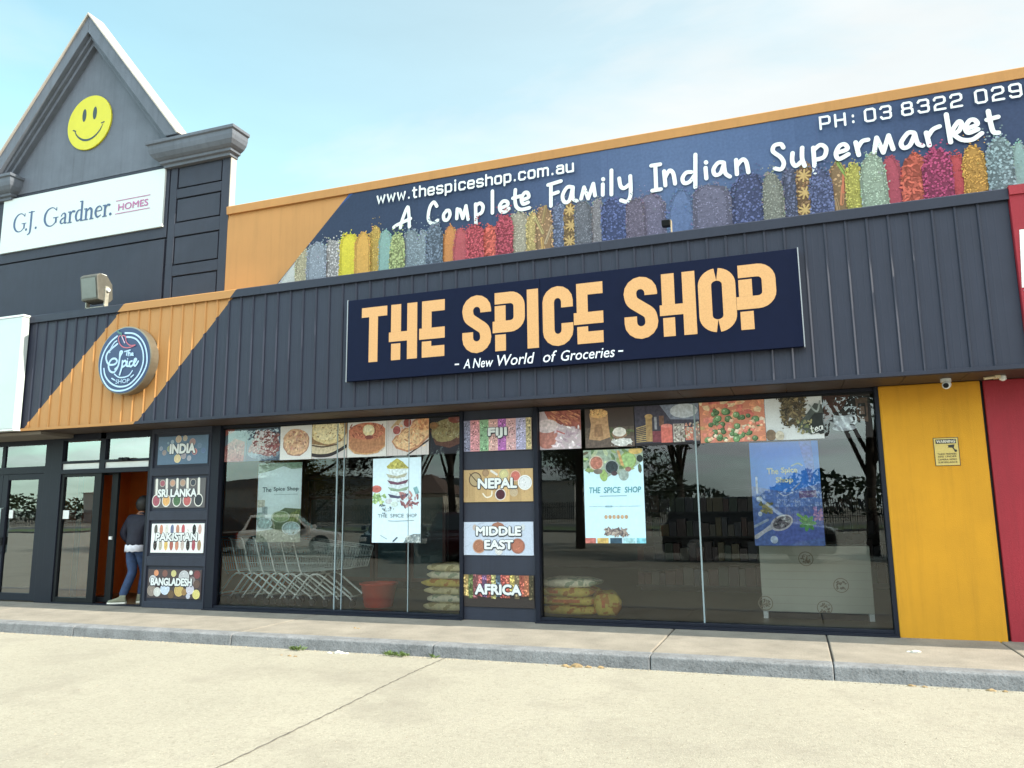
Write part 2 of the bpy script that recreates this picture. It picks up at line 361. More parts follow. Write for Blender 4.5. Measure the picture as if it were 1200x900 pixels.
SCRIPT = [[(-5.15,5.51),(-5.123,5.623),(-5.037,5.81),(-5.013,5.675),(-5.005,5.505)],[(-5.259,5.533),(-5.195,5.565),(-4.986,5.628)],[(-4.564,5.755),(-4.615,5.822),(-4.677,5.748),(-4.699,5.589),(-4.642,5.502),(-4.551,5.538)],[(-4.409,5.662),(-4.456,5.607),(-4.445,5.533),(-4.394,5.526),(-4.356,5.592),(-4.372,5.656),(-4.414,5.663)],[(-4.25,5.521),(-4.242,5.664)],[(-4.236,5.636),(-4.2,5.641),(-4.156,5.51)],[(-4.156,5.51),(-4.107,5.689)],[(-4.107,5.689),(-4.074,5.485)],[(-3.959,5.693),(-3.955,5.394)],[(-3.959,5.664),(-3.894,5.696),(-3.845,5.641),(-3.867,5.555),(-3.943,5.524)],[(-3.701,5.846),(-3.704,5.523)],[(-3.594,5.577),(-3.482,5.602),(-3.484,5.655),(-3.545,5.669),(-3.596,5.604),(-3.573,5.527),(-3.51,5.515),(-3.459,5.552)],[(-3.359,5.81),(-3.366,5.668),(-3.346,5.561),(-3.277,5.509),(-3.16,5.517)],[(-3.397,5.693),(-3.282,5.707)],[(-3.262,5.646),(-3.168,5.671),(-3.182,5.738),(-3.229,5.74),(-3.272,5.666),(-3.247,5.587),(-3.174,5.597)],[(-2.882,5.804),(-2.699,5.831)],[(-2.842,5.802),(-2.848,5.496)],[(-2.847,5.659),(-2.743,5.679)],[(-2.532,5.714),(-2.611,5.727),(-2.679,5.623),(-2.656,5.523),(-2.586,5.537),(-2.537,5.702)],[(-2.532,5.714),(-2.536,5.562),(-2.483,5.511)],[(-2.423,5.532),(-2.379,5.69)],[(-2.379,5.69),(-2.325,5.522)],[(-2.325,5.522),(-2.25,5.719)],[(-2.25,5.719),(-2.231,5.548)],[(-2.12,5.691),(-2.125,5.541)],[(-2.115,5.765),(-2.111,5.755)],[(-1.998,5.867),(-2.009,5.528)],[(-1.897,5.737),(-1.882,5.627),(-1.835,5.59),(-1.763,5.633)],[(-1.749,5.745),(-1.754,5.49),(-1.802,5.399),(-1.884,5.429)],[(-1.468,5.842),(-1.352,5.841)],[(-1.415,5.835),(-1.418,5.499)],[(-1.469,5.497),(-1.358,5.499)],[(-1.306,5.738),(-1.297,5.54)],[(-1.296,5.65),(-1.238,5.734),(-1.19,5.686),(-1.173,5.545)],[(-0.96,5.667),(-1.027,5.669),(-1.076,5.602),(-1.056,5.533),(-0.988,5.541),(-0.927,5.613)],[(-0.899,5.895),(-0.921,5.456)],[(-0.782,5.695),(-0.779,5.55)],[(-0.774,5.771),(-0.77,5.761)],[(-0.571,5.734),(-0.628,5.732),(-0.685,5.657),(-0.667,5.58),(-0.601,5.593),(-0.555,5.707)],[(-0.554,5.724),(-0.544,5.586),(-0.491,5.527)],[(-0.404,5.736),(-0.404,5.545)],[(-0.402,5.65),(-0.329,5.727),(-0.284,5.684),(-0.266,5.546)],[(0.163,5.799),(0.136,5.849),(0.061,5.843),(0.041,5.77),(0.125,5.677),(0.155,5.593),(0.12,5.523),(0.047,5.544)],[(0.264,5.708),(0.254,5.598),(0.29,5.536),(0.356,5.58)],[(0.378,5.758),(0.369,5.62),(0.391,5.519)],[(0.504,5.735),(0.501,5.417)],[(0.501,5.699),(0.586,5.756),(0.646,5.696),(0.615,5.596),(0.517,5.575)],[(0.756,5.621),(0.877,5.649),(0.858,5.713),(0.798,5.704),(0.751,5.616),(0.779,5.54),(0.886,5.582)],[(0.977,5.718),(0.999,5.551)],[(0.989,5.634),(1.047,5.716),(1.113,5.726)],[(1.169,5.561),(1.207,5.736)],[(1.207,5.736),(1.264,5.536)],[(1.264,5.536),(1.336,5.739)],[(1.336,5.739),(1.371,5.56)],[(1.602,5.724),(1.542,5.73),(1.463,5.629),(1.48,5.557),(1.549,5.576),(1.609,5.696)],[(1.61,5.71),(1.631,5.586),(1.681,5.547)],[(1.73,5.7),(1.749,5.538)],[(1.738,5.638),(1.798,5.722),(1.872,5.751)],[(1.954,5.884),(1.968,5.537)],[(1.979,5.654),(2.066,5.769),(2.098,5.737),(2.06,5.657),(1.997,5.637)],[(2.001,5.631),(2.078,5.549),(2.184,5.529),(2.285,5.588)],[(2.143,5.67),(2.249,5.702),(2.229,5.761),(2.178,5.761),(2.131,5.683),(2.156,5.618),(2.252,5.642)],[(2.374,5.841),(2.384,5.682),(2.401,5.582),(2.448,5.563)],[(2.351,5.738),(2.462,5.753)]]
BADGE = [[(-9.63,4.012),(-9.743,3.941),(-9.823,3.873),(-9.832,3.787),(-9.772,3.702),(-9.66,3.693),(-9.61,3.736),(-9.651,3.783),(-9.727,3.772),(-9.776,3.689),(-9.736,3.595),(-9.649,3.573),(-9.581,3.661),(-9.555,3.805),(-9.515,3.875),(-9.558,3.878),(-9.561,3.765),(-9.581,3.661),(-9.636,3.618)],[(-9.641,4.134),(-9.763,4.057),(-9.871,3.924),(-9.925,3.767),(-9.915,3.579),(-9.832,3.426),(-9.693,3.311),(-9.503,3.273),(-9.306,3.312),(-9.135,3.444),(-9.033,3.606),(-9.021,3.762),(-9.077,3.938),(-9.179,4.066),(-9.311,4.144),(-9.482,4.17)],[(-9.861,3.642),(-9.825,3.532),(-9.738,3.433),(-9.612,3.359),(-9.475,3.334),(-9.327,3.363),(-9.171,3.486),(-9.094,3.65),(-9.093,3.794),(-9.143,3.93),(-9.235,4.038),(-9.34,4.087),(-9.451,4.103)],[(-9.639,4.059),(-9.691,4.03),(-9.752,3.941)],[(-9.761,3.888),(-9.764,3.886)],[(-9.637,3.539),(-9.565,3.491),(-9.479,3.475),(-9.355,3.496),(-9.286,3.566)],[(-9.494,3.734),(-9.499,3.641),(-9.534,3.522)],[(-9.495,3.707),(-9.44,3.732),(-9.418,3.675),(-9.488,3.634)],[(-9.397,3.719),(-9.403,3.654),(-9.365,3.642)],[(-9.395,3.759),(-9.393,3.756)],[(-9.304,3.716),(-9.348,3.702),(-9.349,3.65),(-9.317,3.634),(-9.273,3.666)],[(-9.257,3.678),(-9.22,3.732),(-9.25,3.744),(-9.271,3.677),(-9.234,3.637),(-9.18,3.703)],[(-9.464,3.875),(-9.353,3.892)],[(-9.411,3.88),(-9.42,3.814)],[(-9.382,3.873),(-9.386,3.805)],[(-9.385,3.838),(-9.356,3.849),(-9.349,3.804)],[(-9.32,3.819),(-9.294,3.832),(-9.315,3.841),(-9.327,3.811),(-9.285,3.805)],[(-9.682,3.476),(-9.623,3.445)],[(-9.303,3.469),(-9.255,3.498)]]
CHILI = [(-9.597,4.123),(-9.579,4.021),(-9.505,3.954),(-9.393,3.931),(-9.262,3.96),(-9.363,3.965),(-9.444,4.029),(-9.474,4.119)]
CHILI_SHINE = [(-9.537,4.118),(-9.507,4.068),(-9.472,4.011)]
CHILI_STEM = [(-9.631,4.216),(-9.603,4.184),(-9.559,4.169),(-9.548,4.139)]
SHOPBOX = [(-9.605,3.424),(-9.313,3.365),(-9.336,3.465)]
COLS = [(-7.055,5.232,0.171,'p',(205,205,200)),(-6.826,5.402,0.112,'g',(190,180,150)),(-6.57,5.476,0.155,'g',(170,180,195)),(-6.284,5.489,0.163,'b',(190,185,185)),(-6.017,5.543,0.134,'p',(222,205,60)),(-5.777,5.525,0.116,'p',(215,165,80)),(-5.58,5.599,0.109,'g',(205,170,85)),(-5.391,5.495,0.1,'p',(150,190,180)),(-5.196,5.43,0.106,'b',(165,175,120)),(-4.973,5.464,0.129,'g',(150,165,175)),(-4.779,5.41,0.095,'g',(165,180,190)),(-4.601,5.487,0.114,'b',(110,125,145)),(-4.358,5.434,0.107,'p',(210,140,80)),(-4.164,5.377,0.118,'p',(190,90,95)),(-3.973,5.39,0.117,'b',(190,80,90)),(-3.747,5.358,0.116,'c',(205,95,80)),(-3.53,5.462,0.11,'b',(180,75,90)),(-3.538,5.441,0.093,'p',(190,85,100)),(-3.328,5.493,0.129,'g',(185,175,155)),(-3.12,5.439,0.079,'g',(205,180,120)),(-2.955,5.503,0.107,'s',(190,150,110)),(-2.76,5.516,0.112,'b',(120,130,165)),(-2.574,5.501,0.088,'a',(150,120,80)),(-2.403,5.507,0.1,'g',(120,120,130)),(-2.215,5.51,0.096,'g',(150,145,150)),(-1.96,5.48,0.17,'b',(75,90,150)),(-1.704,5.425,0.105,'g',(120,105,130)),(-1.486,5.479,0.161,'g',(130,120,150)),(-1.118,5.458,0.16,'p',(95,120,170)),(-0.741,5.459,0.208,'g',(120,115,145)),(-0.365,5.465,0.156,'b',(85,100,160)),(-0.296,5.554,0.179,'b',(75,85,140)),(0.004,5.523,0.107,'g',(140,140,130)),(0.221,5.518,0.111,'b',(90,95,130)),(0.38,5.554,0.088,'a',(150,115,80)),(0.551,5.475,0.113,'b',(85,95,145)),(0.752,5.512,0.101,'s',(175,140,100)),(0.923,5.461,0.084,'g',(190,180,90)),(1.136,5.553,0.127,'g',(165,180,160)),(1.34,5.486,0.096,'p',(175,75,90)),(1.563,5.483,0.117,'c',(190,90,70)),(1.803,5.489,0.132,'b',(165,60,100)),(1.983,5.403,0.094,'p',(185,70,75)),(2.184,5.479,0.111,'g',(200,150,70)),(2.428,5.523,0.112,'b',(140,165,170)),(2.621,5.435,0.087,'p',(150,185,180))]
# ------------------------------------------------------------------ ground
def asphalt_mat():
    m = mat('pale_worn_asphalt', (.285, .266, .215), .93, .10, .35, .55, 85); t = m.node_tree; p = t.nodes['Principled BSDF']
    base = p.inputs['Base Color'].links[0].from_socket; tcn = [n for n in t.nodes if n.type == 'TEX_COORD'][0]
    def layer(base, scale, lo, hi, c, amt, det=5, stretch=None):
        n = t.nodes.new('ShaderNodeTexNoise'); n.inputs['Scale'].default_value = scale; n.inputs['Detail'].default_value = det; n.inputs['Roughness'].default_value = .7
        if stretch:
            q = t.nodes.new('ShaderNodeMapping'); q.inputs['Scale'].default_value = stretch; t.links.new(tcn.outputs['Object'], q.inputs[0]); t.links.new(q.outputs[0], n.inputs[0])
        else: t.links.new(tcn.outputs['Object'], n.inputs[0])
        r = t.nodes.new('ShaderNodeMapRange'); r.inputs[1].default_value = lo; r.inputs[2].default_value = hi; r.inputs[4].default_value = amt; t.links.new(n.outputs[0], r.inputs[0])
        x = t.nodes.new('ShaderNodeMix'); x.data_type = 'RGBA'; t.links.new(r.outputs[0], x.inputs[0]); t.links.new(base, x.inputs[6]); x.inputs[7].default_value = (*c, 1)
        return x.outputs[2]
    b = layer(base, 34, .50, .68, (.17, .15, .12), .62, 4)         # dark stones in the worn surface
    b = layer(b, 60, .56, .70, (.46, .43, .35), .6, 3)              # pale stones
    b = layer(b, 9, .52, .72, (.24, .215, .175), .55, 6)               # coarse mottling
    b = layer(b, .8, .52, .70, (.19, .17, .14), .6, 6)               # old stains
    b = layer(b, 3.5, .56, .75, (.24, .22, .19), .35, 6, (1, .35, 1))
    t.links.new(b, p.inputs['Base Color'])
    return m
g = MB(); g.face([(-900, -900, -.13), (900, -900, -.13), (900, 900, -.13), (-900, 900, -.13)])
tag(g.build('car_park', asphalt_mat()), kind='structure')
j = MB(); z = -.126
pts = [(-3.60, -1.93), (-3.60, -2.6), (-3.57, -3.3), (-3.52, -4.1), (-3.49, -4.8), (-3.45, -5.6), (-3.40, -6.8), (-3.36, -8.4), (-3.3, -11)]
for (a, b), (c, d) in zip(pts, pts[1:]):
    
    n = 14
    for q in range(n):
        u, v = q/n, (q+1)/n; w0, w1 = .0065*(1+.5*math.sin(q*2.3+b*9)), .0065*(1+.5*math.sin((q+1)*2.3+b*9)); e = lambda q_: .006*math.sin(q_*1.7+b*5)
        xa, ya, xb, yb = a+(c-a)*u+e(q), b+(d-b)*u, a+(c-a)*v+e(q+1), b+(d-b)*v
        j.face([(xa-w0, ya, z), (xb-w1, yb, z), (xb+w1, yb, z), (xa+w0, ya, z)])
tag(j.build('ground_joint', mat('sandy_joint', (.12, .11, .095), .95, .35, 12)), kind='structure')
# pavement slabs with open joints, kerb stones in front
pv = MB(); xs = [-40, -32, -24, -18, -11.5, -6.4, -1.44, .24, 1.93, 7, 14, 22, 40]
for a, b in zip(xs, xs[1:]): pv.box(a+.008, b-.008, -1.70, .3, -.3, 0)
tag(pv.build('pavement', M_conc, bevel=.012), kind='structure')
pj = MB(); pj.box(-40, 40, -1.695, .29, -.3, -.02)
tag(pj.build('pavement_bed', M_joint), kind='structure')
kb = MB(); x = -40; RN.seed(3)
kxs = [-40, -34, -28, -22, -16.5, -11.8, -8.9, -6.4, -3.75, -1.42, .235, 2.6, 5, 9, 14, 20, 28, 40]
for a, b in zip(kxs, kxs[1:]): kb.prof_x([(-1.925, -.3), (-1.895+RN.uniform(-.004, .004), -.012), (-1.87, 0.001), (-1.704, .003), (-1.704, -.3)], a+.004, b-.004)
tag(kb.build('kerb', M_kerb, bevel=.01), kind='structure')

# ------------------------------------------------------------------ the shop building
shop = thing('shop_building', 'long single storey shop with orange parapet, dark ribbed fascia and wide glass front', 'building', (-3.3, 0, 0))
FY = -.70
# shell
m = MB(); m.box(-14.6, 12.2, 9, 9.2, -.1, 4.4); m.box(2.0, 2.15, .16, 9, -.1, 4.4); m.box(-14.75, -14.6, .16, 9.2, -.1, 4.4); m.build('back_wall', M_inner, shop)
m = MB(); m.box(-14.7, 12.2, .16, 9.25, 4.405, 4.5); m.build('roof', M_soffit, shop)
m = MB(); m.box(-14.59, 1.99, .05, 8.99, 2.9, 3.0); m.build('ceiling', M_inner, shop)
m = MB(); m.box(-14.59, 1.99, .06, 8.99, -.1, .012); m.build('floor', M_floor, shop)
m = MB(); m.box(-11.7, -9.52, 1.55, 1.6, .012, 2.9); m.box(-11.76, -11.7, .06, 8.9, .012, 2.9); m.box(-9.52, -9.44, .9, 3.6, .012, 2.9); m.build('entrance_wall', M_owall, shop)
# parapet and its cap
m = MB(); m.box(-8.312, 4.9, -.10, .15, 2.78, 6.185); m.build('parapet', M_orange, shop)
m = MB(); m.prof_x([(-.145, 6.18), (-.155, 6.30), (-.13, 6.318), (.19, 6.318), (.19, 6.18)], -8.306, 4.9); m.build('parapet_cap', M_orange, shop)
# ribbed fascia
prof = [(-14.4, FY)]; x = -14.3
x = -11.79-.216*11
while x < 2.20:
    prof += [(x-.012, FY), (x-.010, FY-.019), (x-.004, FY-.021), (x+.016, FY-.0115), (x+.019, FY)]
    for q in (.072, .144): prof += [(x+q-.010, FY), (x+q, FY-.0015), (x+q+.010, FY)]
    x += .216
prof += [(2.318, FY)]
m = MB()
for (a, b), (c, d) in zip(prof, prof[1:]): m.face([(a, b, 2.80), (c, d, 2.80), (c, d, 4.60), (a, b, 4.60)])
m.build('fascia', M_clad, shop, fix=False)
m = MB(); m.box(-14.4, 2.318, FY+.004, -.16, 2.79, 4.62); m.build('fascia_frame', M_frame, shop)
m = MB()
for a, b in ((-14.4, -7.1), (-7.097, -2.05), (-2.047, 2.32)): m.prof_x([(FY-.045, 4.565), (FY-.050, 4.675), (FY-.03, 4.69), (-.11, 4.70), (-.11, 4.625), (FY-.030, 4.622), (FY-.032, 4.565)], a, b)
m.build('fascia_cap', M_clad, shop)
m = MB(); m.prof_x([(FY-.040, 2.772), (FY-.043, 2.812), (FY-.030, 2.815), (FY-.005, 2.786), (FY-.005, 2.772)], -14.4, 2.32); m.build('fascia_trim', M_clad, shop)
m = MB()
x = -14.4
while x < 2.3:
    m.box(x+.003, min(x+.597, 2.317), FY+.002, -.02, 2.765, 2.785); x += .6
m.build('soffit', M_soffit, shop)
m = MB(); m.box(-11.72, .99, -.02, .06, 2.70, 2.90); m.build('head_beam', M_black, shop)
# sign pier beside the entrance, with four sunken panels
def panel_pier(name, x0, x1, panels, y0, yb, px0, px1):
    m = MB(); m.box(x0, x1, yb, .25, 0, 2.764)
    m.box(x0, px0-.05, y0, yb+.001, 0, 2.763); m.box(px1+.05, x1, y0, yb+.001, 0, 2.763)
    zz = [0]+[k for a, b in panels[::-1] for k in (a-.05, b+.05)]+[2.763]
    for a, b in zip(zz[::2], zz[1::2]):
        if b > a: m.box(px0-.052, px1+.052, y0+.002, yb+.001, a, b)
    m.build(name, M_dark, shop, bevel=.006)
P1 = [(2.19, 2.634), (1.515, 1.963), (.829, 1.271), (.146, .578)]
P2 = [(2.206, 2.628), (1.527, 1.956), (.833, 1.264), (.172, .582)]
panel_pier('entrance_pier', -9.60, -8.42, P1, -.10, -.068, -9.505, -8.49)
m = MB(); m.box(-4.195, -3.175, -.045, .25, 0, 2.764); m.build('centre_pier', M_dark, shop, bevel=.006)
m = MB(); m.box(.985, 2.004, -.10, .25, -.02, 2.762); m.build('end_wall', M_yellow, shop, bevel=.015)

def shop_window(x0, x1, zs0, zs1, joints, fl, fr):
    f = MB()
    f.box(x0, x0+fl, -.09, .05, .0, zs1); f.box(x1-fr, x1, -.09, .05, .0, zs1)
    f.box(x0+fl, x1-fr, -.10, .05, 0.0, .030); f.box(x0+fl, x1-fr, -.07, .048, .030, zs0); f.box(x0+fl, x1-fr, -.05, .045, zs1-.04, zs1-.001)
    f.box(x0+.002, x1-.002, -.14, -.1005, -.001, .018)
    w = f.build('window', M_frame, shop, bevel=.004)
    p = MB(); edges = [x0+fl]+[k for k, _ in joints]+[x1-fr]
    for a, b in zip(edges, edges[1:]): p.face([(a+.003, 0, zs0-.005), (b-.003, 0, zs0-.005), (b-.003, 0, zs1-.035), (a+.003, 0, zs1-.035)])
    p.build('pane', M_glass, w, fix=False)
    jj = MB()
    for k, ww in joints: jj.box(k-ww/2, k+ww/2, -.014, .006, zs0-.004, zs1-.04)
    jj.build('glass_joint', M_silic, w)
    return w
shop_window(-8.42, -4.19, .062, 2.762, [(-6.21, .016), (-6.095, .011), (-5.045, .009)], .16, .05)
shop_window(-3.18, .985, .066, 2.762, [(-1.095, .018)], .06, .045)
# entrance: fixed leaf, sliding leaf, transom lights
e = MB()
e.box(-11.80, -11.56, -.05, .06, 0, 2.764); e.box(-9.69, -9.60, -.05, .06, 0, 2.764)
e.box(-10.74, -10.62, -.045, .055, 2.15, 2.762); e.box(-11.56, -9.69, -.052, .06, 2.10, 2.175); e.box(-11.56, -9.69, -.047, .052, 2.275, 2.315); e.box(-11.56, -9.69, -.045, .05, 2.66, 2.762)
ent = e.build('entrance_frame', M_frame, shop, bevel=.004)
p = MB()
for a, b in ((-11.56, -10.74), (-10.62, -9.69)): p.face([(a, 0, 2.31), (b, 0, 2.31), (b, 0, 2.665), (a, 0, 2.665)])
p.build('transom_pane', M_glass2, ent, fix=False)
p = MB()
for a, b in ((-11.56, -10.74), (-10.62, -9.69)): p.box(a, b, -.02, .02, 2.178, 2.272)
p.build('white_transom_strip', M_white, ent)
p = MB(); p.box(-10.28, -10.19, -.10, -.053, 2.285, 2.335); p.box(-10.17, -10.08, -.10, -.053, 2.285, 2.335); p.build('door_sensor', M_black, ent, bevel=.01)
d = MB(); d.box(-11.558, -11.50, -.03, .03, .02, 2.10); d.box(-10.83, -10.68, -.03, .03, .02, 2.10); d.box(-11.5, -10.83, -.028, .028, .02, .10); d.box(-11.5, -10.83, -.028, .028, 2.05, 2.10)
dd = dd0 = d.build('door', M_black, shop, bevel=.003); p = MB(); p.face([(-11.5, 0, .1), (-10.83, 0, .1), (-10.83, 0, 2.05), (-11.5, 0, 2.05)]); p.build('pane', M_glass2, dd, fix=False)
d = MB(); d.box(-11.3, -11.22, .075, .125, .03, 2.13); d.box(-10.56, -10.43, .075, .125, .03, 2.13); d.box(-11.22, -10.56, .077, .123, .03, .11); d.box(-11.22, -10.56, .077, .123, 2.07, 2.13)
dd = d.build('door', M_black, shop, bevel=.003); p = MB(); p.face([(-11.22, .1, .11), (-10.56, .1, .11), (-10.56, .1, 2.07), (-11.22, .1, 2.07)]); p.build('pane', M_glass, dd, fix=False)
p = MB(); p.box(-11.49, -11.36, -.0105, -.004, 1.36, 1.50); p.build('paper_notice', M_white, dd0)
p = MB(); p.box(-10.52, -10.47, .05, .075, 1.02, 1.07); p.build('lock', M_white, dd)
m = MB(); m.box(-11.558, -9.69, -.06, .06, .001, .02); m.build('door_sill', M_frame, shop)

# ------------------------------------------------------------------ gabled tower on the left
TX = -11.44
tower = thing('gabled_tower', 'dark blue gabled tower with grey pediment and moulded cornices at left', 'building', (TX, -.1, 0))
m = MB(); m.box(-14.55, -8.315, -.06, .02, 2.79, 7.28); m.build('tower_wall', M_dark, tower)
m = MB()
m.box(-14.55, -9.60, -.10, -.059, 2.80, 5.958); m.box(-14.55, -9.575, -.10, -.059, 5.985, 7.275)
m.box(-9.548, -9.405, -.10, -.059, 2.80, 7.275); m.box(-8.475, -8.315, -.10, -.059, 2.80, 7.275)
pz = [(6.80, 7.20), (6.20, 6.635), (5.465, 5.965), (4.78, 5.285)]
hz = [7.275]+[k for a, b in pz for k in (b, a)]+[2.80]
for b, a in zip(hz[::2], hz[1::2]): m.box(-9.404, -8.476, -.0985, -.059, a+.0, b)
m.build('tower_panelling', M_dark, tower, bevel=.006)
m = MB()
for a, b in pz: m.box(-9.380, -8.500, -.094, -.0595, a+.024, b-.024)
m.build('sunken_panel', M_dark, tower, bevel=.006)
m = MB(); m.box(-8.314, -8.300, -.10, .02, 6.10, 7.24); m.build('side_wall', M_cream, tower)
m = MB(); hw = 2.5
m.prism([(TX-2.2, 7.285), (TX+2.2, 7.285), (TX+1.86, 7.60), (TX, 9.9), (TX-1.86, 7.60)], -.10, .02); m.build('pediment', M_grey, tower)
def rake(m, a, b, y0, y1, top=10.41, sl=1.222, zend=7.66):
    """two mitred raking bands between vertical offsets a (outer) and b (inner)"""
    xa = (top-a-zend)/sl; xb = (top-b-zend)/sl
    for s in (-1, 1):
        m.prism([(TX, top-a), (TX+s*xa, zend), (TX+s*xb, zend), (TX, top-b)], y0, y1)
m = MB(); rake(m, .047, .37, -.34, -.05); m.build('rake_coping', M_grey, tower, bevel=.008)
m = MB(); rake(m, 0, .047, -.375, -.04); m.build('rake_capping', M_cream, tower, bevel=.006)
m = MB(); rake(m, .372, .46, -.26, -.06); rake(m, .46, .56, -.20, -.06); m.build('rake_moulding', M_grey, tower, bevel=.008)
def rloft(m, x0, x1, y0, y1, prof, ex0=1, ex1=1):
    rings = []
    for e, z in prof: rings.append([(x0-e*ex0, y0-e, z), (x1+e*ex1, y0-e, z), (x1+e*ex1, y1, z), (x0-e*ex0, y1, z)])
    vs = [v for r in rings for v in r]; n = len(rings); fs = [(3, 2, 1, 0), tuple(4*(n-1)+k for k in range(4))]
    for i in range(n-1):
        for k in range(4): fs.append((4*i+k, 4*i+(k+1) % 4, 4*i+4+(k+1) % 4, 4*i+4+k))
    m.geo(vs, fs)
cp = [(.0, 7.19), (.05, 7.19), (.055, 7.235), (.10, 7.25), (.105, 7.29), (.13, 7.30), (.17, 7.33), (.215, 7.39), (.235, 7.46), (.24, 7.53), (.27, 7.545), (.275, 7.59), (.26, 7.60)]
for x0, x1 in ((-9.60, -8.33), (-14.55, -13.28)):
    m = MB(); rloft(m, x0, x1, -.115, .03, cp); m.build('cornice', M_grey, tower, bevel=.004)
# glass doors of the tower's ground floor
e = MB(); e.box(-14.55, -11.802, -.04, .05, 2.62, 2.763); e.box(-14.55, -11.802, -.04, .05, 2.13, 2.25); e.box(-11.95, -11.802, -.045, .055, 0, 2.62); e.box(-13.02, -12.94, -.02, .03, 2.25, 2.62)
dr = e.build('door_frame', M_frame, tower, bevel=.004)
p = MB(); p.face([(-14.5, 0, 2.25), (-11.95, 0, 2.25), (-11.95, 0, 2.62), (-14.5, 0, 2.62)]); p.build('transom_pane', M_glass2, dr, fix=False)
for x0, x1, hx in ((-12.93, -11.955, -12.86), (-13.95, -12.935, -13.01)):
    d = MB(); d.box(x0, x0+.13, -.03, .03, .02, 2.128); d.box(x1-.13, x1, -.03, .03, .02, 2.128); d.box(x0+.13, x1-.13, -.028, .028, .02, .14); d.box(x0+.13, x1-.13, -.028, .028, 2.03, 2.128)
    dd = d.build('door', M_frame, tower, bevel=.003)
    p = MB(); p.face([(x0+.13, 0, .14), (x1-.13, 0, .14), (x1-.13, 0, 2.03), (x0+.13, 0, 2.03)]); p.build('pane', M_glass2, dd, fix=False)
    h = MB(); h.tube([(hx, -.03, .80), (hx, -.085, .80), (hx, -.085, 1.55), (hx, -.03, 1.55)], .014, 8); h.build('handle', M_steel, dd, smooth=True)
    h = MB(); h.box(hx+.12, hx+.21, -.0105, -.004, 1.38, 1.52); h.build('paper_notice', M_white, dd)
    h = MB(); h.box(hx-.06, hx+.06, -.055, -.031, .93, 1.06); h.build('lock', M_black, dd)
m = MB(); m.prof_x([(-.64, 2.715), (-.66, 2.762), (-.02, 2.764), (-.02, 2.70)], -14.55, -11.35); m.build('awning_edge', mat('brown_grey_soffit_panel', (.14, .12, .10), .7), tower)

# ------------------------------------------------------------------ red shop on the right
red = thing('red_shop', 'red painted shopfront adjoining the yellow wall at the right edge', 'building', (5, 0, 0))
m = MB(); m.box(2.034, 12, -.085, .25, -.02, 2.762); m.build('wall', M_red, red, bevel=.01)
m = MB(); m.box(2.0045, 2.0335, -.05, .25, -.02, 2.762); m.build('dark_gap', M_black, red)
m = MB(); m.box(2.322, 12, FY-.055, -.105, 2.772, 4.64); m.build('fascia', M_red, red, bevel=.008)
m = MB(); m.prof_x([(FY-.075, 4.60), (FY-.075, 4.70), (-.11, 4.71), (-.11, 4.642), (FY-.0555, 4.642), (FY-.0555, 4.60)], 2.321, 12); m.build('fascia_cap', M_red, red)
m = MB(); m.box(2.322, 12, -.105, -.086, 2.7645, 4.6); m.box(2.004, 12, FY-.03, -.1055, 2.7655, 2.771); m.build('soffit', M_soffit, red)
m = MB(); m.box(4.903, 12, -.09, .15, 2.78, 6.1); m.build('parapet', M_red, red)
RED_L = (.78, .78, .78)
a = Art(FY-.058)
a.poly([(2.375, 4.215), (2.62, 4.215), (2.62, 3.60), (2.335, 3.60)], RED_L); a.poly([(2.318+.03, 3.575), (2.62, 3.575), (2.62, 3.34), (2.40, 3.34)], RED_L)
a.rect(2.75, 3.25, 4.08, 4.215, RED_L); a.rect(2.93, 3.07, 3.34, 4.08, RED_L)
a.build('white_lettering', M_print, red, fix=False)
# ------------------------------------------------------------------ signs
WHITE = S(226, 230, 230); INK = S(28, 50, 92)
def mixc(a, b, t): return tuple(x*(1-t)+y*t for x, y in zip(a, b))

def panel(name, label, cat, x0, x1, z0, z1, y, th, c, mt=None, group=None, loc=None):
    """a flat sign: a thin board as the thing's body plus artwork children; returns (thing, Art laid on its front)"""
    t = thing(name, label, cat, ((x0+x1)/2, y+th, z0), group)
    b = MB(); b.box(x0, x1, y, y+th, z0, z1, c); b.build('board', mt or M_print, t)
    return t, Art(y-.0008, x0, z0)

# blank white light box over the doors at the far left
t = thing('blank_sign', 'blank white light box sign above the glass doors at far left', 'sign', (-13.1, FY, 2.8))
m = MB(); m.box(-14.4, -11.712, FY-.16, FY-.03, 2.80, 4.655); m.build('face', mat('white_acrylic', (.43, .48, .48), .35, .04, 1), t, bevel=.012)
for z0, z1 in ((4.657, 4.69), (2.772, 2.798)): m = MB(); m.box(-14.41, -11.70, FY-.165, FY-.028, z0, z1); m.build('frame_rail', M_white, t)

# ---- serif company board on the tower
t, a = panel('company_board', 'white G.J. Gardner Homes board on the dark tower wall', 'sign', -13.44, -9.645, 6.172, 7.205, -.135, .034, S(206, 214, 213))
a.o = (0, 0, 1, 1); B_ = S(38, 70, 118); zb, zx, zc_ = 6.535, 6.745, 6.875
def serif(x, z, w): a.rect(x-w/2, x+w/2, z-.010, z+.010, B_)
def capG(x, wd, h=.345):
    cx, cz = x+wd*.5, zb+h/2
    p = [(cx+wd*.5*math.cos(R(d)), cz+h*.5*math.sin(R(d))) for d in (42, 70, 95, 125, 155, 180, 205, 235, 265, 290, 318)]
    a.stroke(p, [.018, .018, .022, .036, .05, .054, .05, .036, .022, .02, .026], B_)
    a.rect(x+wd*.83, x+wd*.97, zb+.045, zb+h*.42, B_); a.rect(x+wd*.66, x+wd*1.08, zb+h*.40, zb+h*.45, B_); a.rect(x+wd*.86, x+wd*.93, zb+h*.80, zb+h*.98, B_)
capG(-13.12, .285); a.ell(-12.805, zb+.02, .026, .026, B_)
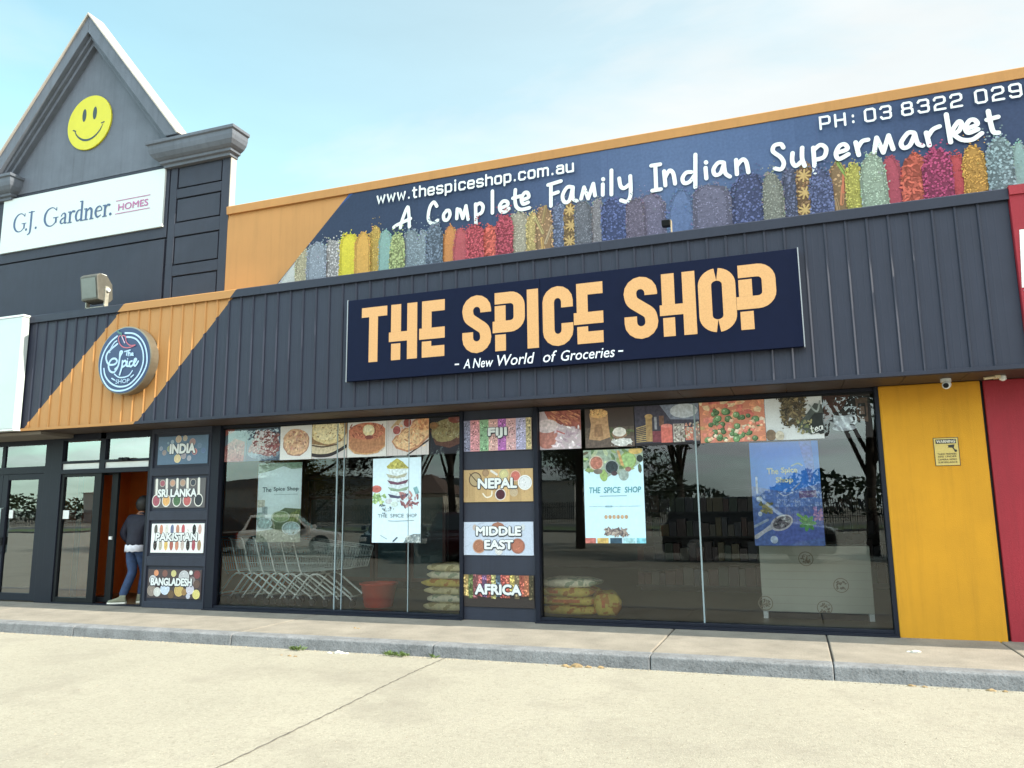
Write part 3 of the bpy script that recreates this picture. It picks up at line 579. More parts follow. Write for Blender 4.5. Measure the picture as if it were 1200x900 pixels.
a.stroke([(-12.70, zc_), (-12.70, 6.58), (-12.715, 6.48), (-12.77, 6.45)], [.05, .05, .04, .014], B_); serif(-12.70, zc_, .15); a.ell(-12.565, zb+.02, .026, .026, B_)
capG(-12.36, .31)
def stem(x, z0=zb, z1=zx, w=.046): a.rect(x-w/2, x+w/2, z0, z1, B_)
# a r d n e r
a.stroke([(-11.955, 6.69), (-11.91, zx-.01), (-11.86, 6.70), (-11.86, 6.56), (-11.82, zb+.012)], [.03, .02, .044, .044, .02], B_); a.stroke([(-11.86, 6.655), (-11.94, 6.625), (-11.965, 6.58), (-11.93, zb+.008), (-11.865, 6.565)], [.016, .03, .042, .022, .014], B_)
stem(-11.745); serif(-11.745, zb, .105); serif(-11.765, zx-.008, .07); a.stroke([(-11.735, 6.68), (-11.695, 6.735), (-11.645, 6.73)], [.018, .034, .042], B_)
stem(-11.475, zb, 6.90); serif(-11.495, 6.895, .07); serif(-11.455, zb, .075)
a.stroke([(-11.49, 6.735), (-11.56, 6.73), (-11.605, 6.64), (-11.565, zb+.006), (-11.485, 6.575)], [.016, .03, .048, .03, .014], B_)
stem(-11.365); serif(-11.365, zb, .10); serif(-11.385, zx-.008, .07); a.stroke([(-11.355, 6.68), (-11.29, 6.738), (-11.245, 6.70), (-11.24, 6.62), (-11.24, zb)], [.016, .034, .046, .046, .046], B_, caps=False); serif(-11.235, zb, .10)
a.stroke([(-11.145, 6.655), (-11.01, 6.665), (-11.05, zx-.006), (-11.125, 6.71), (-11.145, 6.63), (-11.10, 6.545), (-11.02, 6.575)], [.014, .022, .022, .036, .05, .032, .014], B_)
stem(-10.93); serif(-10.93, zb, .105); serif(-10.95, zx-.008, .07); a.stroke([(-10.92, 6.68), (-10.88, 6.735), (-10.835, 6.73)], [.018, .034, .042], B_); a.ell(-10.80, zb+.022, .028, .028, B_)
PK = S(178, 66, 140)
a.text('HOMES', -10.63, -9.965, 6.588, 6.712, PK, .012)
a.rect(-10.69, -9.925, 6.768, 6.780, PK); a.rect(-10.69, -9.925, 6.532, 6.544, PK)
a.build('lettering', M_print, t, fix=False)

# ---- smiling face on the pediment
t = thing('smiley_sign', 'round yellow smiling face fixed to the grey pediment', 'sign', (-11.48, -.1, 7.87))
m = MB(); m.lathe(-11.48, 8.39, [(.516, -.101), (.518, -.128), (.512, -.132)], 48, 'y'); m.build('disc', mat('yellow_enamel', S(188, 180, 30), .6, .05), t)
a = Art(-.1335, -11.48, 8.39); DK = S(30, 48, 45)
for ex in (-.125, .125): a.ell(ex, .16, .048, .125, DK, 0, 20)
a.stroke([(-.335+.67*k/16, -.09-.245*(1-((k-8)/8)**2)**.75) for k in range(17)], [.014]+[.022+.02*math.sin(math.pi*k/16) for k in range(1, 16)]+[.014], DK, 3)
for s_ in (-1, 1): a.stroke([(s_*.335-.035, -.075+.01*s_), (s_*.335+.03, -.085+.03*s_)], .024, DK)
a.build('face', M_print, t, fix=False)

# ---- big spice banner on the parapet
ban = thing('spice_banner', 'long printed banner of spice piles and white script lettering along the parapet', 'banner', (-1.5, -.1, 4.6))
def bx(z): return -6.04-(6.175-z)*.983
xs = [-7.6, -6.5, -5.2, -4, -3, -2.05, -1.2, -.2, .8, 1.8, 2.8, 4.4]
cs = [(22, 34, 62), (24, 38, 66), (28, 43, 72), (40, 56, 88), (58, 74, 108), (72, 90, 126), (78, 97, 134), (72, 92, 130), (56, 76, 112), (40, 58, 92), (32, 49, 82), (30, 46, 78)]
m = MB(); fy = -.130
poly = [(bx(4.55), 4.55), (4.4, 4.55), (4.4, 6.178), (bx(6.178), 6.178)]
m.prism(poly, fy, -.1005, S(52, 78, 132)); m.build('board', M_banner, ban)
a = Art(fy-.0006, step=2e-5)
# backdrop strips: night blue at the ends, lightening to mid blue in the middle
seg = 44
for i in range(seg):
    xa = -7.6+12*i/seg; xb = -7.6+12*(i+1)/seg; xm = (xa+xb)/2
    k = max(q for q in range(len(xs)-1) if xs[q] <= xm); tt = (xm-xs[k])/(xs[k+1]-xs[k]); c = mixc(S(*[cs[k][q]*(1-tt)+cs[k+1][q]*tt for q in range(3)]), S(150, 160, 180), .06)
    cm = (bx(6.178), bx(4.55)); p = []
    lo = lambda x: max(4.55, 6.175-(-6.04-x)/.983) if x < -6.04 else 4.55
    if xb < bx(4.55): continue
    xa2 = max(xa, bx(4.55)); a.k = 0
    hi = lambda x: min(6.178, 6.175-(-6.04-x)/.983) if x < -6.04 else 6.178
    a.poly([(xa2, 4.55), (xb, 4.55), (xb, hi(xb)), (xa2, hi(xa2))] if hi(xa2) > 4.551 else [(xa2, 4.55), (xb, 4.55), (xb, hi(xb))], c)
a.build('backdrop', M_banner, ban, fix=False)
a = Art(fy-.0012, step=2e-5)
cols = sorted(COLS+[(2.95, 5.5, .12, 'b', (165, 60, 100)), (3.2, 5.44, .12, 'p', (200, 90, 60)), (3.5, 5.5, .14, 'g', (190, 170, 120)), (3.85, 5.45, .14, 'b', (75, 90, 150)), (4.2, 5.4, .13, 'p', (205, 165, 70))])
RN.seed(11)
for i, (x, zt, hw, kd, c) in enumerate(cols):
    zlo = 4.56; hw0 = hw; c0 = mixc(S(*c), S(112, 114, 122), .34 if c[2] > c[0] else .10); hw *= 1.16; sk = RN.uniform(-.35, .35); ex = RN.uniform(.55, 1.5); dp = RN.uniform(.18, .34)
    left = lambda z: bx(z)+.01
    base_k = 3+(i % 3)*500; a.k = base_k
    # pile silhouette with a ragged domed top
    p = [(x-hw, zlo), (x+hw, zlo)]
    for k in range(13):
        th = math.pi*k/12; p.append((x+hw*math.cos(th)*(1+RN.uniform(-.08, .08))+sk*hw*math.sin(th)**2*.5, zt-dp+dp*math.sin(th)**ex*(1+RN.uniform(-.09, .09))))
    p = [(max(q[0], left(q[1])), q[1]) for q in p]
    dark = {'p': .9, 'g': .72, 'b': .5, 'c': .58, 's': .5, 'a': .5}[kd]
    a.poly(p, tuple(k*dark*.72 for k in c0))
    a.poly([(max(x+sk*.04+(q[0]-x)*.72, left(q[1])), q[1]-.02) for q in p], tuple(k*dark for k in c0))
    tops = lambda xx: zt-dp+dp*max(0, 1-((xx-x-sk*hw*.3)/hw)**2)**(ex/2)
    n, r, asp = {'p': (240, .006, 1.2), 'g': (400, .0085, 1.6), 'b': (380, .0135, 1.15), 'c': (210, .019, 1.9), 's': (90, .013, 1.2), 'a': (240, .012, 1.2)}[kd]
    n = int(n*max(.6, hw/.11))
    var = [tuple(k*f for k in c0) for f in ((.8, 1, 1.2) if kd == 'p' else (.58, .8, 1.0, 1.2, 1.4))]
    for _ in range(n):
        xx = RN.uniform(x-hw, x+hw); zz = RN.uniform(4.66, min(tops(xx)+RN.choice((.0, .0, .03)), zt+.02))
        if xx-.02 < bx(zz) or a.k > base_k+400: continue
        q = r*RN.uniform(.6, 1.2); cc = RN.choice(var)
        a.ell(xx, zz, q*asp, q/asp**.5, cc, RN.uniform(0, 3.14), 6)
    for _ in range(70 if kd == 'p' else 46):                              # crumbly outline
        th = RN.uniform(.05, 3.09); xx = x+hw*math.cos(th)*(1+RN.gauss(0, .05)); xx += sk*hw*math.sin(th)**2*.5; zz = zt-dp+dp*math.sin(th)**ex+RN.gauss(0, .02); zz = zz if RN.random() < .55 else RN.uniform(4.7, max(4.72, zt-.2))
        if zz < zt-dp: xx = x+RN.choice((-1, 1))*hw*(1+RN.gauss(0, .05))
        if xx > bx(zz)+.02: a.ell(xx, zz, .011, .009, tuple(k*RN.uniform(.7, 1.15) for k in c0), RN.uniform(0, 3), 6)
    if kd in 'bg':
        for _ in range(10 if kd == 'b' else 8):                        # loose seeds above the pile
            xx = x+RN.uniform(-hw, hw); zz = zt+RN.uniform(-.02, .13)
            if xx > bx(zz)+.03: a.ell(xx, zz, r*.9, r*.8, RN.choice(var[:4]), 0, 6)
    if kd == 's':
        for q in range(5):
            xx = x+RN.uniform(-.6, .6)*hw; zz = 4.68+.15*q; d = RN.uniform(-.5, .5)
            a.stroke([(xx-.10*d, zz), (xx+.10*d, zz+.22)], .042, S(*[k*RN.uniform(.75, 1.1) for k in c])); a.stroke([(xx-.10*d+.008, zz), (xx+.10*d+.008, zz+.22)], .008, S(*[k*.55 for k in c]))
    if kd == 'a':
        for q in range(4):
            zz = 4.74+.22*q; xx = x+RN.uniform(-.2, .2)*hw
            for e in range(8): a.stroke([(xx, zz), (xx+.075*math.cos(e*.785+q), zz+.075*math.sin(e*.785+q))], .022, S(190, 158, 105), sm=False)
a.build('spice_print', M_banner, ban, fix=False)
a = Art(fy-.0135)
for s in SCRIPT: a.stroke(s, .052, WHITE, 6)
# square cut lettering: monoline strokes in a unit cell
def sq(pts, closed=False): return pts, closed
GL = {
'0': [[(.18, 0), (.82, 0), (1, .12), (1, .88), (.82, 1), (.18, 1), (0, .88), (0, .12), (.18, 0)]],
'3': [[(0, .85), (.15, 1), (.85, 1), (1, .88), (1, .62), (.85, .52), (.35, .52)], [(.85, .52), (1, .4), (1, .12), (.85, 0), (.15, 0), (0, .15)]],
'8': [[(.2, .53), (.04, .65), (.04, .88), (.2, 1), (.8, 1), (.96, .88), (.96, .65), (.8, .53), (.2, .53), (0, .4), (0, .12), (.2, 0), (.8, 0), (1, .12), (1, .4), (.8, .53)]],
'2': [[(0, .80), (0, .88), (.15, 1), (.85, 1), (1, .88), (1, .62), (.85, .5), (.15, .42), (0, .28), (0, 0), (1, 0)]],
'9': [[(1, .45), (.2, .45), (0, .56), (0, .88), (.18, 1), (.82, 1), (1, .88), (1, .12), (.82, 0), (.15, 0), (0, .13)]],
'6': [[(1, .87), (.85, 1), (.18, 1), (0, .88), (0, .12), (.18, 0), (.82, 0), (1, .12), (1, .44), (.82, .55), (0, .55)]],
'P': [[(0, 0), (0, 1), (.85, 1), (1, .88), (1, .52), (.85, .4), (0, .4)]],
'H': [[(0, 0), (0, 1)], [(1, 0), (1, 1)], [(0, .5), (1, .5)]],
':': [[(.5, .12), (.5, .2)], [(.5, .62), (.5, .7)]], '.': [[(.5, .02), (.5, .06)]],
'w': [[(0, .7), (.22, 0), (.5, .6), (.78, 0), (1, .7)]],
't': [[(.35, .95), (.35, .12), (.5, 0), (.9, 0)], [(0, .7), (.9, .7)]],
'h': [[(0, 0), (0, 1)], [(0, .62), (.2, .7), (.8, .7), (1, .58), (1, 0)]],
'e': [[(0, .36), (1, .36), (1, .58), (.82, .7), (.18, .7), (0, .58), (0, .12), (.18, 0), (.82, 0), (.98, .1)]],
's': [[(.98, .6), (.82, .7), (.18, .7), (0, .6), (0, .46), (.15, .37), (.85, .33), (1, .24), (1, .1), (.82, 0), (.18, 0), (.02, .1)]],
'p': [[(0, -.28), (0, .7)], [(0, .58), (.2, .7), (.82, .7), (1, .58), (1, .12), (.82, 0), (.2, 0), (0, .12)]],
'i': [[(.5, 0), (.5, .7)], [(.5, .93), (.5, .99)]],
'c': [[(1, .56), (.82, .7), (.18, .7), (0, .58), (0, .12), (.18, 0), (.82, 0), (1, .14)]],
'o': [[(.18, 0), (.82, 0), (1, .12), (1, .58), (.82, .7), (.18, .7), (0, .58), (0, .12), (.18, 0)]],
'm': [[(0, 0), (0, .7)], [(0, .6), (.12, .7), (.4, .7), (.5, .6), (.5, 0)], [(.5, .6), (.62, .7), (.9, .7), (1, .6), (1, 0)]],
'a': [[(.05, .62), (.18, .7), (.82, .7), (1, .58), (1, 0)], [(1, .4), (.18, .4), (0, .3), (0, .1), (.18, 0), (.8, 0), (1, .1)]],
'u': [[(0, .7), (0, .12), (.18, 0), (.8, 0), (1, .12)], [(1, .7), (1, 0)]]}
def squares(st, x, z, h, wd, gap, w, c, wide={}):
    for ch in st:
        if ch == ' ': x += wd*wide.get(' ', .8); continue
        ww = wd*wide.get(ch, 1)
        for s in GL[ch]: a.stroke([(x+u*ww, z+v*h) for u, v in s], w, c, sm=False)
        x += ww+gap
    return x
ux = squares('www.thespiceshop.com.au', 0, 0, 1, 1, .52, .01, WHITE, {'.': .35, 'i': .3, 't': .75, 'w': 1.45, 'm': 1.6}) if False else None
def fit(st, x0, x1, gapr, wide):
    n = sum(wide.get(ch, 1) for ch in st)+gapr*(len(st)-1); return (x1-x0)/n
WU = {'.': .35, 'i': .30, 't': .72, 'w': 1.35, 'm': 1.6}
u = fit('www.thespiceshop.com.au', -5.53, -2.52, .55, WU)
squares('www.thespiceshop.com.au', -5.53, 5.938, .155, u, u*.55, .029, WHITE, WU)
x = .60
for st, x in (('PH:', .605), ('03', 1.105), ('8322', 1.505), ('0296', 2.265)): squares(st, x, 5.955, .15, .105, .065, .026, WHITE, {':': .5})
a.build('lettering', M_print, ban, fix=False)
for x in (-2.05, .555, 3.2): a = Art(fy-.0014, step=1e-5); a.rect(x-.003, x+.003, 5.5, 6.17, S(50, 70, 120)); a.build('panel_seam', M_print, ban, fix=False)

# ---- main shop sign
ms = thing('shop_name_sign', 'long navy board reading THE SPICE SHOP in sand coloured letters on the fascia', 'sign', (-2.68, FY, 3.16))
m = MB(); sy = -.80
NV = S(11, 20, 48)
for x0, x1 in ((-5.59, -2.824), (-2.820, .217)): m.box(x0, x1, sy, FY-.03, 3.158, 4.285, NV)
m.build('board', M_board, ms, bevel=.003)
M_trim = mat('anodised_trim', (.30, .31, .33), .35, .05, metal=.5)
for x0, x1 in ((.2175, .229), (-5.602, -5.5905)): m = MB(); m.box(x0, x1, sy-.004, FY-.03, 3.15, 4.292); m.build('edge_trim', M_trim, ms)
a = Art(sy-.0008); T_ = S(218, 154, 70)
zt, zb_ = 4.157, 3.398
a.rect(-5.37, -4.98, 4.022, zt, T_); a.rect(-5.255, -5.12, zb_, 4.0225, T_)
def gH(x):
    a.rect(x, x+.15, 3.78, zt, T_); a.rect(x-.03, x+.242, 3.65, 3.7795, T_); a.rect(x+.005, x+.143, zb_, 3.622, T_); a.rect(x+.242, x+.39, zb_, zt, T_)
def gE(x):
    a.rect(x, x+.14, 3.79, zt, T_); a.rect(x+.14, x+.33, 4.008, zt, T_); a.rect(x-.04, x+.33, 3.64, 3.79, T_); a.rect(x, x+.137, 3.545, 3.612, T_); a.rect(x, x+.325, zb_, 3.545, T_)
def arc(cx, cz, rx, rz, d0, d1, n=8): return [(cx+rx*math.cos(R(d0+(d1-d0)*k/n)), cz+rz*math.sin(R(d0+(d1-d0)*k/n))) for k in range(n+1)]
def rib(p, w=.15): a.stroke(p, w, T_, sm=False, caps=False)
def gS(x): rib([(x+.325, 3.925)]+arc(x+.2, 3.957, .125, .125, 0, 180)+smooth_path([(x+.075, 3.955), (x+.10, 3.86), (x+.2, 3.78), (x+.30, 3.70), (x+.325, 3.60)], 5)[1:-1]+arc(x+.2, 3.598, .125, .125, 0, -180)+[(x+.075, 3.675)])
def gC(x): rib([(x+.315, 3.88)]+arc(x+.195, 3.96, .12, .122, 0, 180)+arc(x+.195, 3.596, .12, .122, 180, 360)+[(x+.315, 3.68)])
def gO(x):
    rib(arc(x+.21, 3.96, .135, .122, 95, 180)+arc(x+.21, 3.596, .135, .122, 180, 265)); rib(arc(x+.21, 3.96, .135, .122, 85, 0)+arc(x+.21, 3.596, .135, .122, 0, -85))
def gP(x):
    rib([(x, 4.082)]+arc(x+.21, 3.962, .12, .12, 90, 0, 6)+arc(x+.21, 3.825, .12, .115, 0, -90, 6)+[(x-.03, 3.71)]); a.rect(x, x+.148, 3.7855, 3.985, T_); a.rect(x+.003, x+.148, zb_, 3.61, T_)
gH(-4.92); gE(-4.46); gS(-3.88); gP(-3.43); a.rect(-2.995, -2.846, zb_, zt, T_); gC(-2.79); gE(-2.352)
gS(-1.765); gH(-1.312); gO(-.89); gP(-.437)
W2 = S(235, 238, 248)
for st, x0, x1, z0, z1 in (('A', -3.865, -3.772, 3.207, 3.33), ('New', -3.735, -3.455, 3.205, 3.33), ('World', -3.40, -2.905, 3.205, 3.345), ('of', -2.795, -2.615, 3.205, 3.345), ('Groceries', -2.565, -1.895, 3.205, 3.335)):
    a.text(st, x0, x1, z0, z1, W2, .006, .22)
a.rect(-3.985, -3.925, 3.262, 3.28, W2); a.rect(-1.855, -1.795, 3.262, 3.28, W2)
a.build('lettering', M_print, ms, fix=False)

# ---- round badge
bd = thing('round_badge_sign', 'round dark blue badge sign with The Spice Shop script and red chilli', 'sign', (-9.475, FY, 3.21))
m = MB(); m.lathe(-9.475, 3.745, [(.525, FY-.015), (.525, FY-.160), (.50, FY-.166)], 56, 'y')
m.build('rim', mat('grey_bronze_metal', (.20, .18, .14), .35, .15, 5, metal=.6), bd)
m = MB(); m.lathe(-9.475, 3.745, [(.508, FY-.1665), (.508, FY-.169)], 56, 'y'); m.build('face', mat('badge_blue_paint', S(34, 52, 92), .5, .08), bd)
a = Art(FY-.1700); LB = S(170, 205, 240)
for i, s in enumerate(BADGE): a.stroke(s, .026 if i in (1, 2) else (.030 if i in (0, 6, 7, 8, 10, 11) else .02), LB, 6)
a.stroke(CHILI, .016, S(190, 70, 100), 6, closed=True); a.stroke(CHILI_SHINE, .014, S(225, 190, 220), 5); a.stroke(CHILI_STEM, .03, S(70, 120, 110), 5)
a.text('SHOP', -9.60, -9.325, 3.385, 3.45, LB, .01)
a.build('lettering', M_print, bd, fix=False)

# ---- country signs
def bowl(a, x, z, r, rim, fill, n=16, sp=None, rz=None):
    rz = rz or r
    a.ell(x, z, r, rz, rim, 0, n); a.ell(x, z, r*.84, rz*.84, tuple(k*.5 for k in fill), 0, n); a.ell(x+r*.02, z-rz*.02, r*.80, rz*.80, fill, 0, n, .03)
    if sp:
        for _ in range(sp):
            q = RN.uniform(0, .66); t_ = RN.uniform(0, 6.28); f = RN.uniform(.6, 1.5); a.ell(x+r*q*math.cos(t_), z+rz*q*math.sin(t_), r*.11, rz*.08, tuple(k*f for k in fill), t_, 6)
def shadow_text(a, st, x0, x1, z0, z1, bold=.022, sh=None, c=None):
    sh = sh or S(38, 42, 58)
    a.text(st, x0-.010, x1+.014, z0-.014, z1+.006, sh, bold+.065); a.text(st, x0, x1, z0, z1, c or WHITE, bold+.02)
RN.seed(5)
GC = 'country name signs'
def country(nm, x0, x1, z0, z1, c, y, desc):
    return panel('country_sign', desc, 'sign', x0, x1, z0, z1, y, .012, c, group=GC)
# INDIA
t, a = country('INDIA', -9.475, -8.49, 2.188, 2.632, S(78, 108, 140), -.082, 'slate blue INDIA sign with spice bowls, topmost on the entrance pier')
for x, z, r, c in ((.40, .395, .058, (190, 165, 140)), (.53, .405, .045, (175, 160, 140)), (.28, .355, .032, (150, 170, 190)), (.06, .26, .034, (130, 140, 165)), (.13, .19, .042, (150, 135, 135)), (.23, .25, .05, (150, 160, 120)), (.68, .34, .058, (165, 130, 130)), (.73, .19, .05, (190, 110, 105)), (.82, .28, .04, (95, 120, 150)), (.90, .20, .042, (80, 105, 150)), (.40, .09, .066, (220, 195, 140)), (.52, .13, .05, (160, 150, 160)), (.63, .09, .042, (165, 165, 180)), (.2, .34, .02, (120, 150, 170))):
    bowl(a, x, z, r, S(*[min(255, k*1.15) for k in c]), S(*c), 16, 5)
shadow_text(a, 'INDIA', .235, .745, .165, .325); a.build('print', M_print, t, fix=False)
# SRI LANKA
t, a = country('SRI', -9.51, -8.50, 1.512, 1.965, S(96, 92, 96), -.082, 'grey SRI LANKA sign printed with white spoons of spices, second down the entrance pier')
for i, (x, c) in enumerate(((.06, (165, 60, 85)), (.26, (225, 160, 60)), (.47, (70, 110, 70)), (.67, (185, 70, 70)), (.89, (45, 50, 60)))):
    a.stroke([(x-.01, .44), (x-.005, .30), (x, .16)], .045, S(225, 222, 215)); bowl(a, x, .115, .085, S(228, 225, 218), S(*c), 18, 8, .10)
for x, c in ((.17, (160, 70, 90)), (.37, (195, 140, 110)), (.57, (180, 140, 115)), (.77, (60, 65, 80))): bowl(a, x, .385, .056, S(190, 180, 170), S(*c), 16, 5)
shadow_text(a, 'SRI LANKA', .085, .85, .165, .295); a.build('print', M_print, t, fix=False)
# PAKISTAN
t, a = country('PAK', -9.505, -8.485, .828, 1.271, S(236, 238, 238), -.082, 'white PAKISTAN sign printed with rows of spice spoons, third down the entrance pier')
cc = [(90, 85, 80), (205, 120, 80), (220, 215, 205), (100, 110, 150), (190, 120, 90), (190, 50, 70), (235, 232, 230), (30, 30, 35), (205, 160, 150)]
c2 = [(25, 25, 30), (185, 175, 155), (225, 180, 60), (170, 70, 55), (200, 120, 85), (200, 180, 170), (45, 40, 40), (165, 45, 70), (165, 130, 90)]
for i in range(9):
    x = .085+i*.107; a.ell(x, .355, .034, .075, S(*cc[i]), 0, 16, .03); a.ell(x, .115, .036, .08, S(*c2[i]), 0, 16, .03)
    for _ in range(5): a.ell(x+RN.uniform(-.02, .02), RN.choice((.355, .115))+RN.uniform(-.04, .04), .007, .006, S(150, 120, 110), 0, 6)
shadow_text(a, 'PAKISTAN', .085, .90, .175, .305); a.build('print', M_print, t, fix=False)
# BANGLADESH
t, a = country('BAN', -9.52, -8.49, .147, .577, S(78, 66, 70), -.082, 'dark BANGLADESH sign crowded with bowls of pulses, lowest on the entrance pier')
for x, z, r, c in ((.16, .40, .09, (215, 130, 70)), (.33, .37, .07, (130, 80, 70)), (.50, .37, .085, (205, 195, 120)), (.70, .32, .13, (190, 190, 195)), (.83, .41, .07, (225, 225, 225)), (.97, .36, .08, (130, 55, 60)), (.10, .27, .07, (200, 200, 205)), (.86, .27, .06, (140, 130, 130)), (.05, .11, .085, (150, 135, 125)), (.20, .09, .07, (215, 215, 210)), (.35, .14, .09, (200, 215, 235)), (.62, .12, .09, (205, 170, 80)), (.72, .10, .05, (160, 120, 60)), (.83, .14, .075, (205, 200, 215)), (.95, .07, .075, (220, 205, 105)), (.80, .04, .05, (200, 200, 215)), (.47, .06, .06, (110, 85, 60)), (.95, .22, .06, (105, 80, 70))):
    x = min(max(x, r*.9+.01), 1.02-r*.9); z = min(max(z, r*.8), .43-r*.62); rr = min(r, .42-z, z) if min(.42-z, z) > .03 else r*.7; bowl(a, x, z, rr, S(*[min(255, k*1.08) for k in c]), S(*c), 16, 7)
shadow_text(a, 'BANGLADESH', .065, .86, .185, .305); a.build('print', M_print, t, fix=False)
# FIJI
GX0, GX1 = -4.182, -3.205
t, a = country('FIJI', GX0, GX1, 2.206, 2.628, S(200, 170, 175), -.060, 'FIJI sign striped with pastel coloured grains, topmost on the centre pier')
st = [(0, .095, (135, 135, 165)), (.095, .235, (215, 135, 145)), (.235, .365, (135, 180, 135)), (.365, .5, (222, 165, 160)), (.5, .62, (185, 95, 185)), (.62, .76, (222, 165, 170)), (.76, .90, (175, 170, 210)), (.90, .977, (190, 170, 120))]
for x0, x1, c in st:
    a.rect(x0, x1, 0, .422, S(*c)); k0 = a.k
    a.grains(x0+.008, x1-.008, .01, .412, 90, .009, [S(*[min(255, k*f) for k in c]) for f in (.55, .8, 1.2, 1.3)])
shadow_text(a, 'FIJI', .36, .635, .165, .31, .024); a.build('print', M_print, t, fix=False)
# NEPAL
t, a = country('NEP', GX0-.004, GX1, 1.527, 1.956, S(196, 150, 88), -.060, 'NEPAL sign printed with spice bowls on tan wood, second down the centre pier')
for q in range(6): a.rect(.0+.165*q, .0+.165*q+.162, 0, .429, S(*[k*(.88+.2*((q*37) % 7)/7) for k in (205, 165, 100)]))
for _ in range(40): x = RN.uniform(0, .95); a.rect(x, x+.004, RN.uniform(0, .2), RN.uniform(.2, .42), S(165, 120, 70))
a.ell(.17, .30, .095, .10, S(95, 70, 50), 0, 18); a.ell(.17, .30, .08, .085, S(175, 150, 105), 0, 18); a.stroke([(.09, .38), (.24, .22)], .012, S(70, 50, 40)); bowl(a, .32, .385, .05, S(150, 110, 70), S(165, 130, 90), 14, 5)
a.stroke([(.40, .41), (.48, .36)], .03, S(225, 220, 215)); bowl(a, .58, .36, .07, S(190, 180, 140), S(205, 195, 130), 16, 8); bowl(a, .745, .335, .072, S(225, 170, 150), S(200, 85, 70), 18, 8)
bowl(a, .875, .245, .098, S(235, 235, 235), S(222, 222, 226), 20, 12); bowl(a, .53, .095, .078, S(225, 215, 215), S(80, 28, 45), 18, 8); a.stroke([(.28, .11), (.33, .06), (.40, .08), (.41, .14)], .018, S(235, 225, 205)); bowl(a, .72, .12, .055, S(200, 180, 150), S(190, 165, 130), 14, 5)
shadow_text(a, 'NEPAL', .205, .765, .175, .315, .024); a.build('print', M_print, t, fix=False)
# MIDDLE EAST
t, a = country('MID', GX0-.004, GX1, .833, 1.264, S(188, 200, 222), -.060, 'pale MIDDLE EAST sign with bowls of nuts on marble, third down the centre pier')
for _ in range(14): x, z = RN.uniform(0, .9), RN.uniform(0, .4); a.stroke([(x, z), (x+.05, z+.02), (x+.08, min(.42, z+.05))], .006, S(170, 182, 205))
bowl(a, .22, .115, .092, S(190, 140, 110), S(165, 100, 65), 20, 26); bowl(a, .765, .12, .098, S(165, 100, 80), S(175, 95, 65), 20, 10); bowl(a, .49, .395, .034, S(150, 100, 80), S(160, 95, 70), 16, 6); a.ell(.49, .37, .09, .055, S(160, 100, 75), 0, 16); bowl(a, .50, .06, .055, S(225, 222, 222), S(215, 212, 210), 14, 5)
a.ell(.16, .36, .03, .04, S(190, 170, 160)); a.ell(.84, .36, .03, .04, S(200, 205, 210))
shadow_text(a, 'MIDDLE', .175, .815, .252, .375, .026); shadow_text(a, 'EAST', .295, .705, .075, .20, .026); a.build('print', M_print, t, fix=False)
# AFRICA
t, a = country('AFR', GX0-.004, GX1, .172, .582, S(60, 52, 50), -.060, 'dark AFRICA sign with columns of mixed spices, lowest on the centre pier')
x = 0.
for c in ((205, 170, 90), (110, 125, 70), (150, 80, 85), (175, 80, 80), (130, 90, 140), (190, 90, 75), (200, 190, 110), (90, 110, 130), (195, 70, 60), (210, 90, 60), (205, 180, 80), (150, 130, 90), (190, 80, 50), (205, 110, 60), (95, 85, 60)):
    ww = .977/15; b = RN.uniform(.10, .15); a.rect(x, x+ww, b, .408, S(*[k*.75 for k in c])); a.grains(x+.004, x+ww-.004, b, .40, 26, .013, [S(*[min(255, k*f) for k in c]) for f in (.55, .8, 1.15, 1.3)]); x += ww
shadow_text(a, 'AFRICA', .16, .81, .155, .295, .024); a.build('print', M_print, t, fix=False)
a = None

# ---- warning sign, cameras, lamps
t, a = panel('warning_sign', 'small yellow WARNING camera surveillance notice on the mustard wall', 'sign', 1.490, 1.735, 1.838, 2.148, -.106, .004, S(205, 175, 70))
K = S(52, 50, 44); w_, h_ = .245, .31
for q in ((0, w_, 0, .006), (0, w_, h_-.006, h_), (0, .006, 0, h_), (w_-.006, w_, 0, h_)): a.rect(*q, K)
a.rect(.022, .222, .243, .292, K); a.text('WARNING', .03, .214, .252, .283, S(225, 215, 190), .02)
a.poly([(.12, .225), (.205, .232), (.195, .195), (.135, .200)], K); a.ell(.13, .213, .012, .014, S(205, 175, 70)); a.stroke([(.185, .20), (.205, .165)], .014, K); a.ell(.21, .163, .014, .014, K)
for z, st in ((.120, 'THESE PREMISES'), (.092, 'ARE UNDER'), (.060, 'CAMERA VIDEO'), (.030, 'SURVEILLANCE')): a.text(st, .03, .215, z, z+.019, K, .012)
a.build('print', M_print, t, fix=False)
c = thing('security_camera', 'small white dome security camera under the dark soffit above the mustard wall', 'camera', (1.63, -.36, 2.765))
m = MB(); m.lathe(1.63, -.36, [(.052, 2.764), (.055, 2.735), (.05, 2.728)], 20); m.build('mount', M_white, c, smooth=False)
m = MB(); m.tube([(1.655, -.30, 2.715), (1.645, -.33, 2.705), (1.62, -.42, 2.685), (1.615, -.435, 2.682)], [.02, .042, .042, .034], 16); m.build('housing', M_white, c, smooth=True)
m = MB(); m.tube([(1.6155, -.4345, 2.682), (1.613, -.442, 2.680)], .028, 14); m.build('lens', M_black, c)
c = thing('outdoor_lamp', 'small cream sensor lamp on a bracket below the red fascia', 'lamp', (2.11, -.33, 2.765))
m = MB(); m.tube([(1.99, -.36, 2.742), (2.10, -.36, 2.752)], .016, 10); m.box(2.09, 2.14, -.40, -.30, 2.735, 2.7645); m.build('bracket', mat('cream_plastic', (.55, .45, .3), .5), c)
m = MB(); m.lathe(2.165, -.36, [(.012, 2.705), (.034, 2.72), (.034, 2.755), (.028, 2.764)], 14); m.build('sensor', M_white, c)
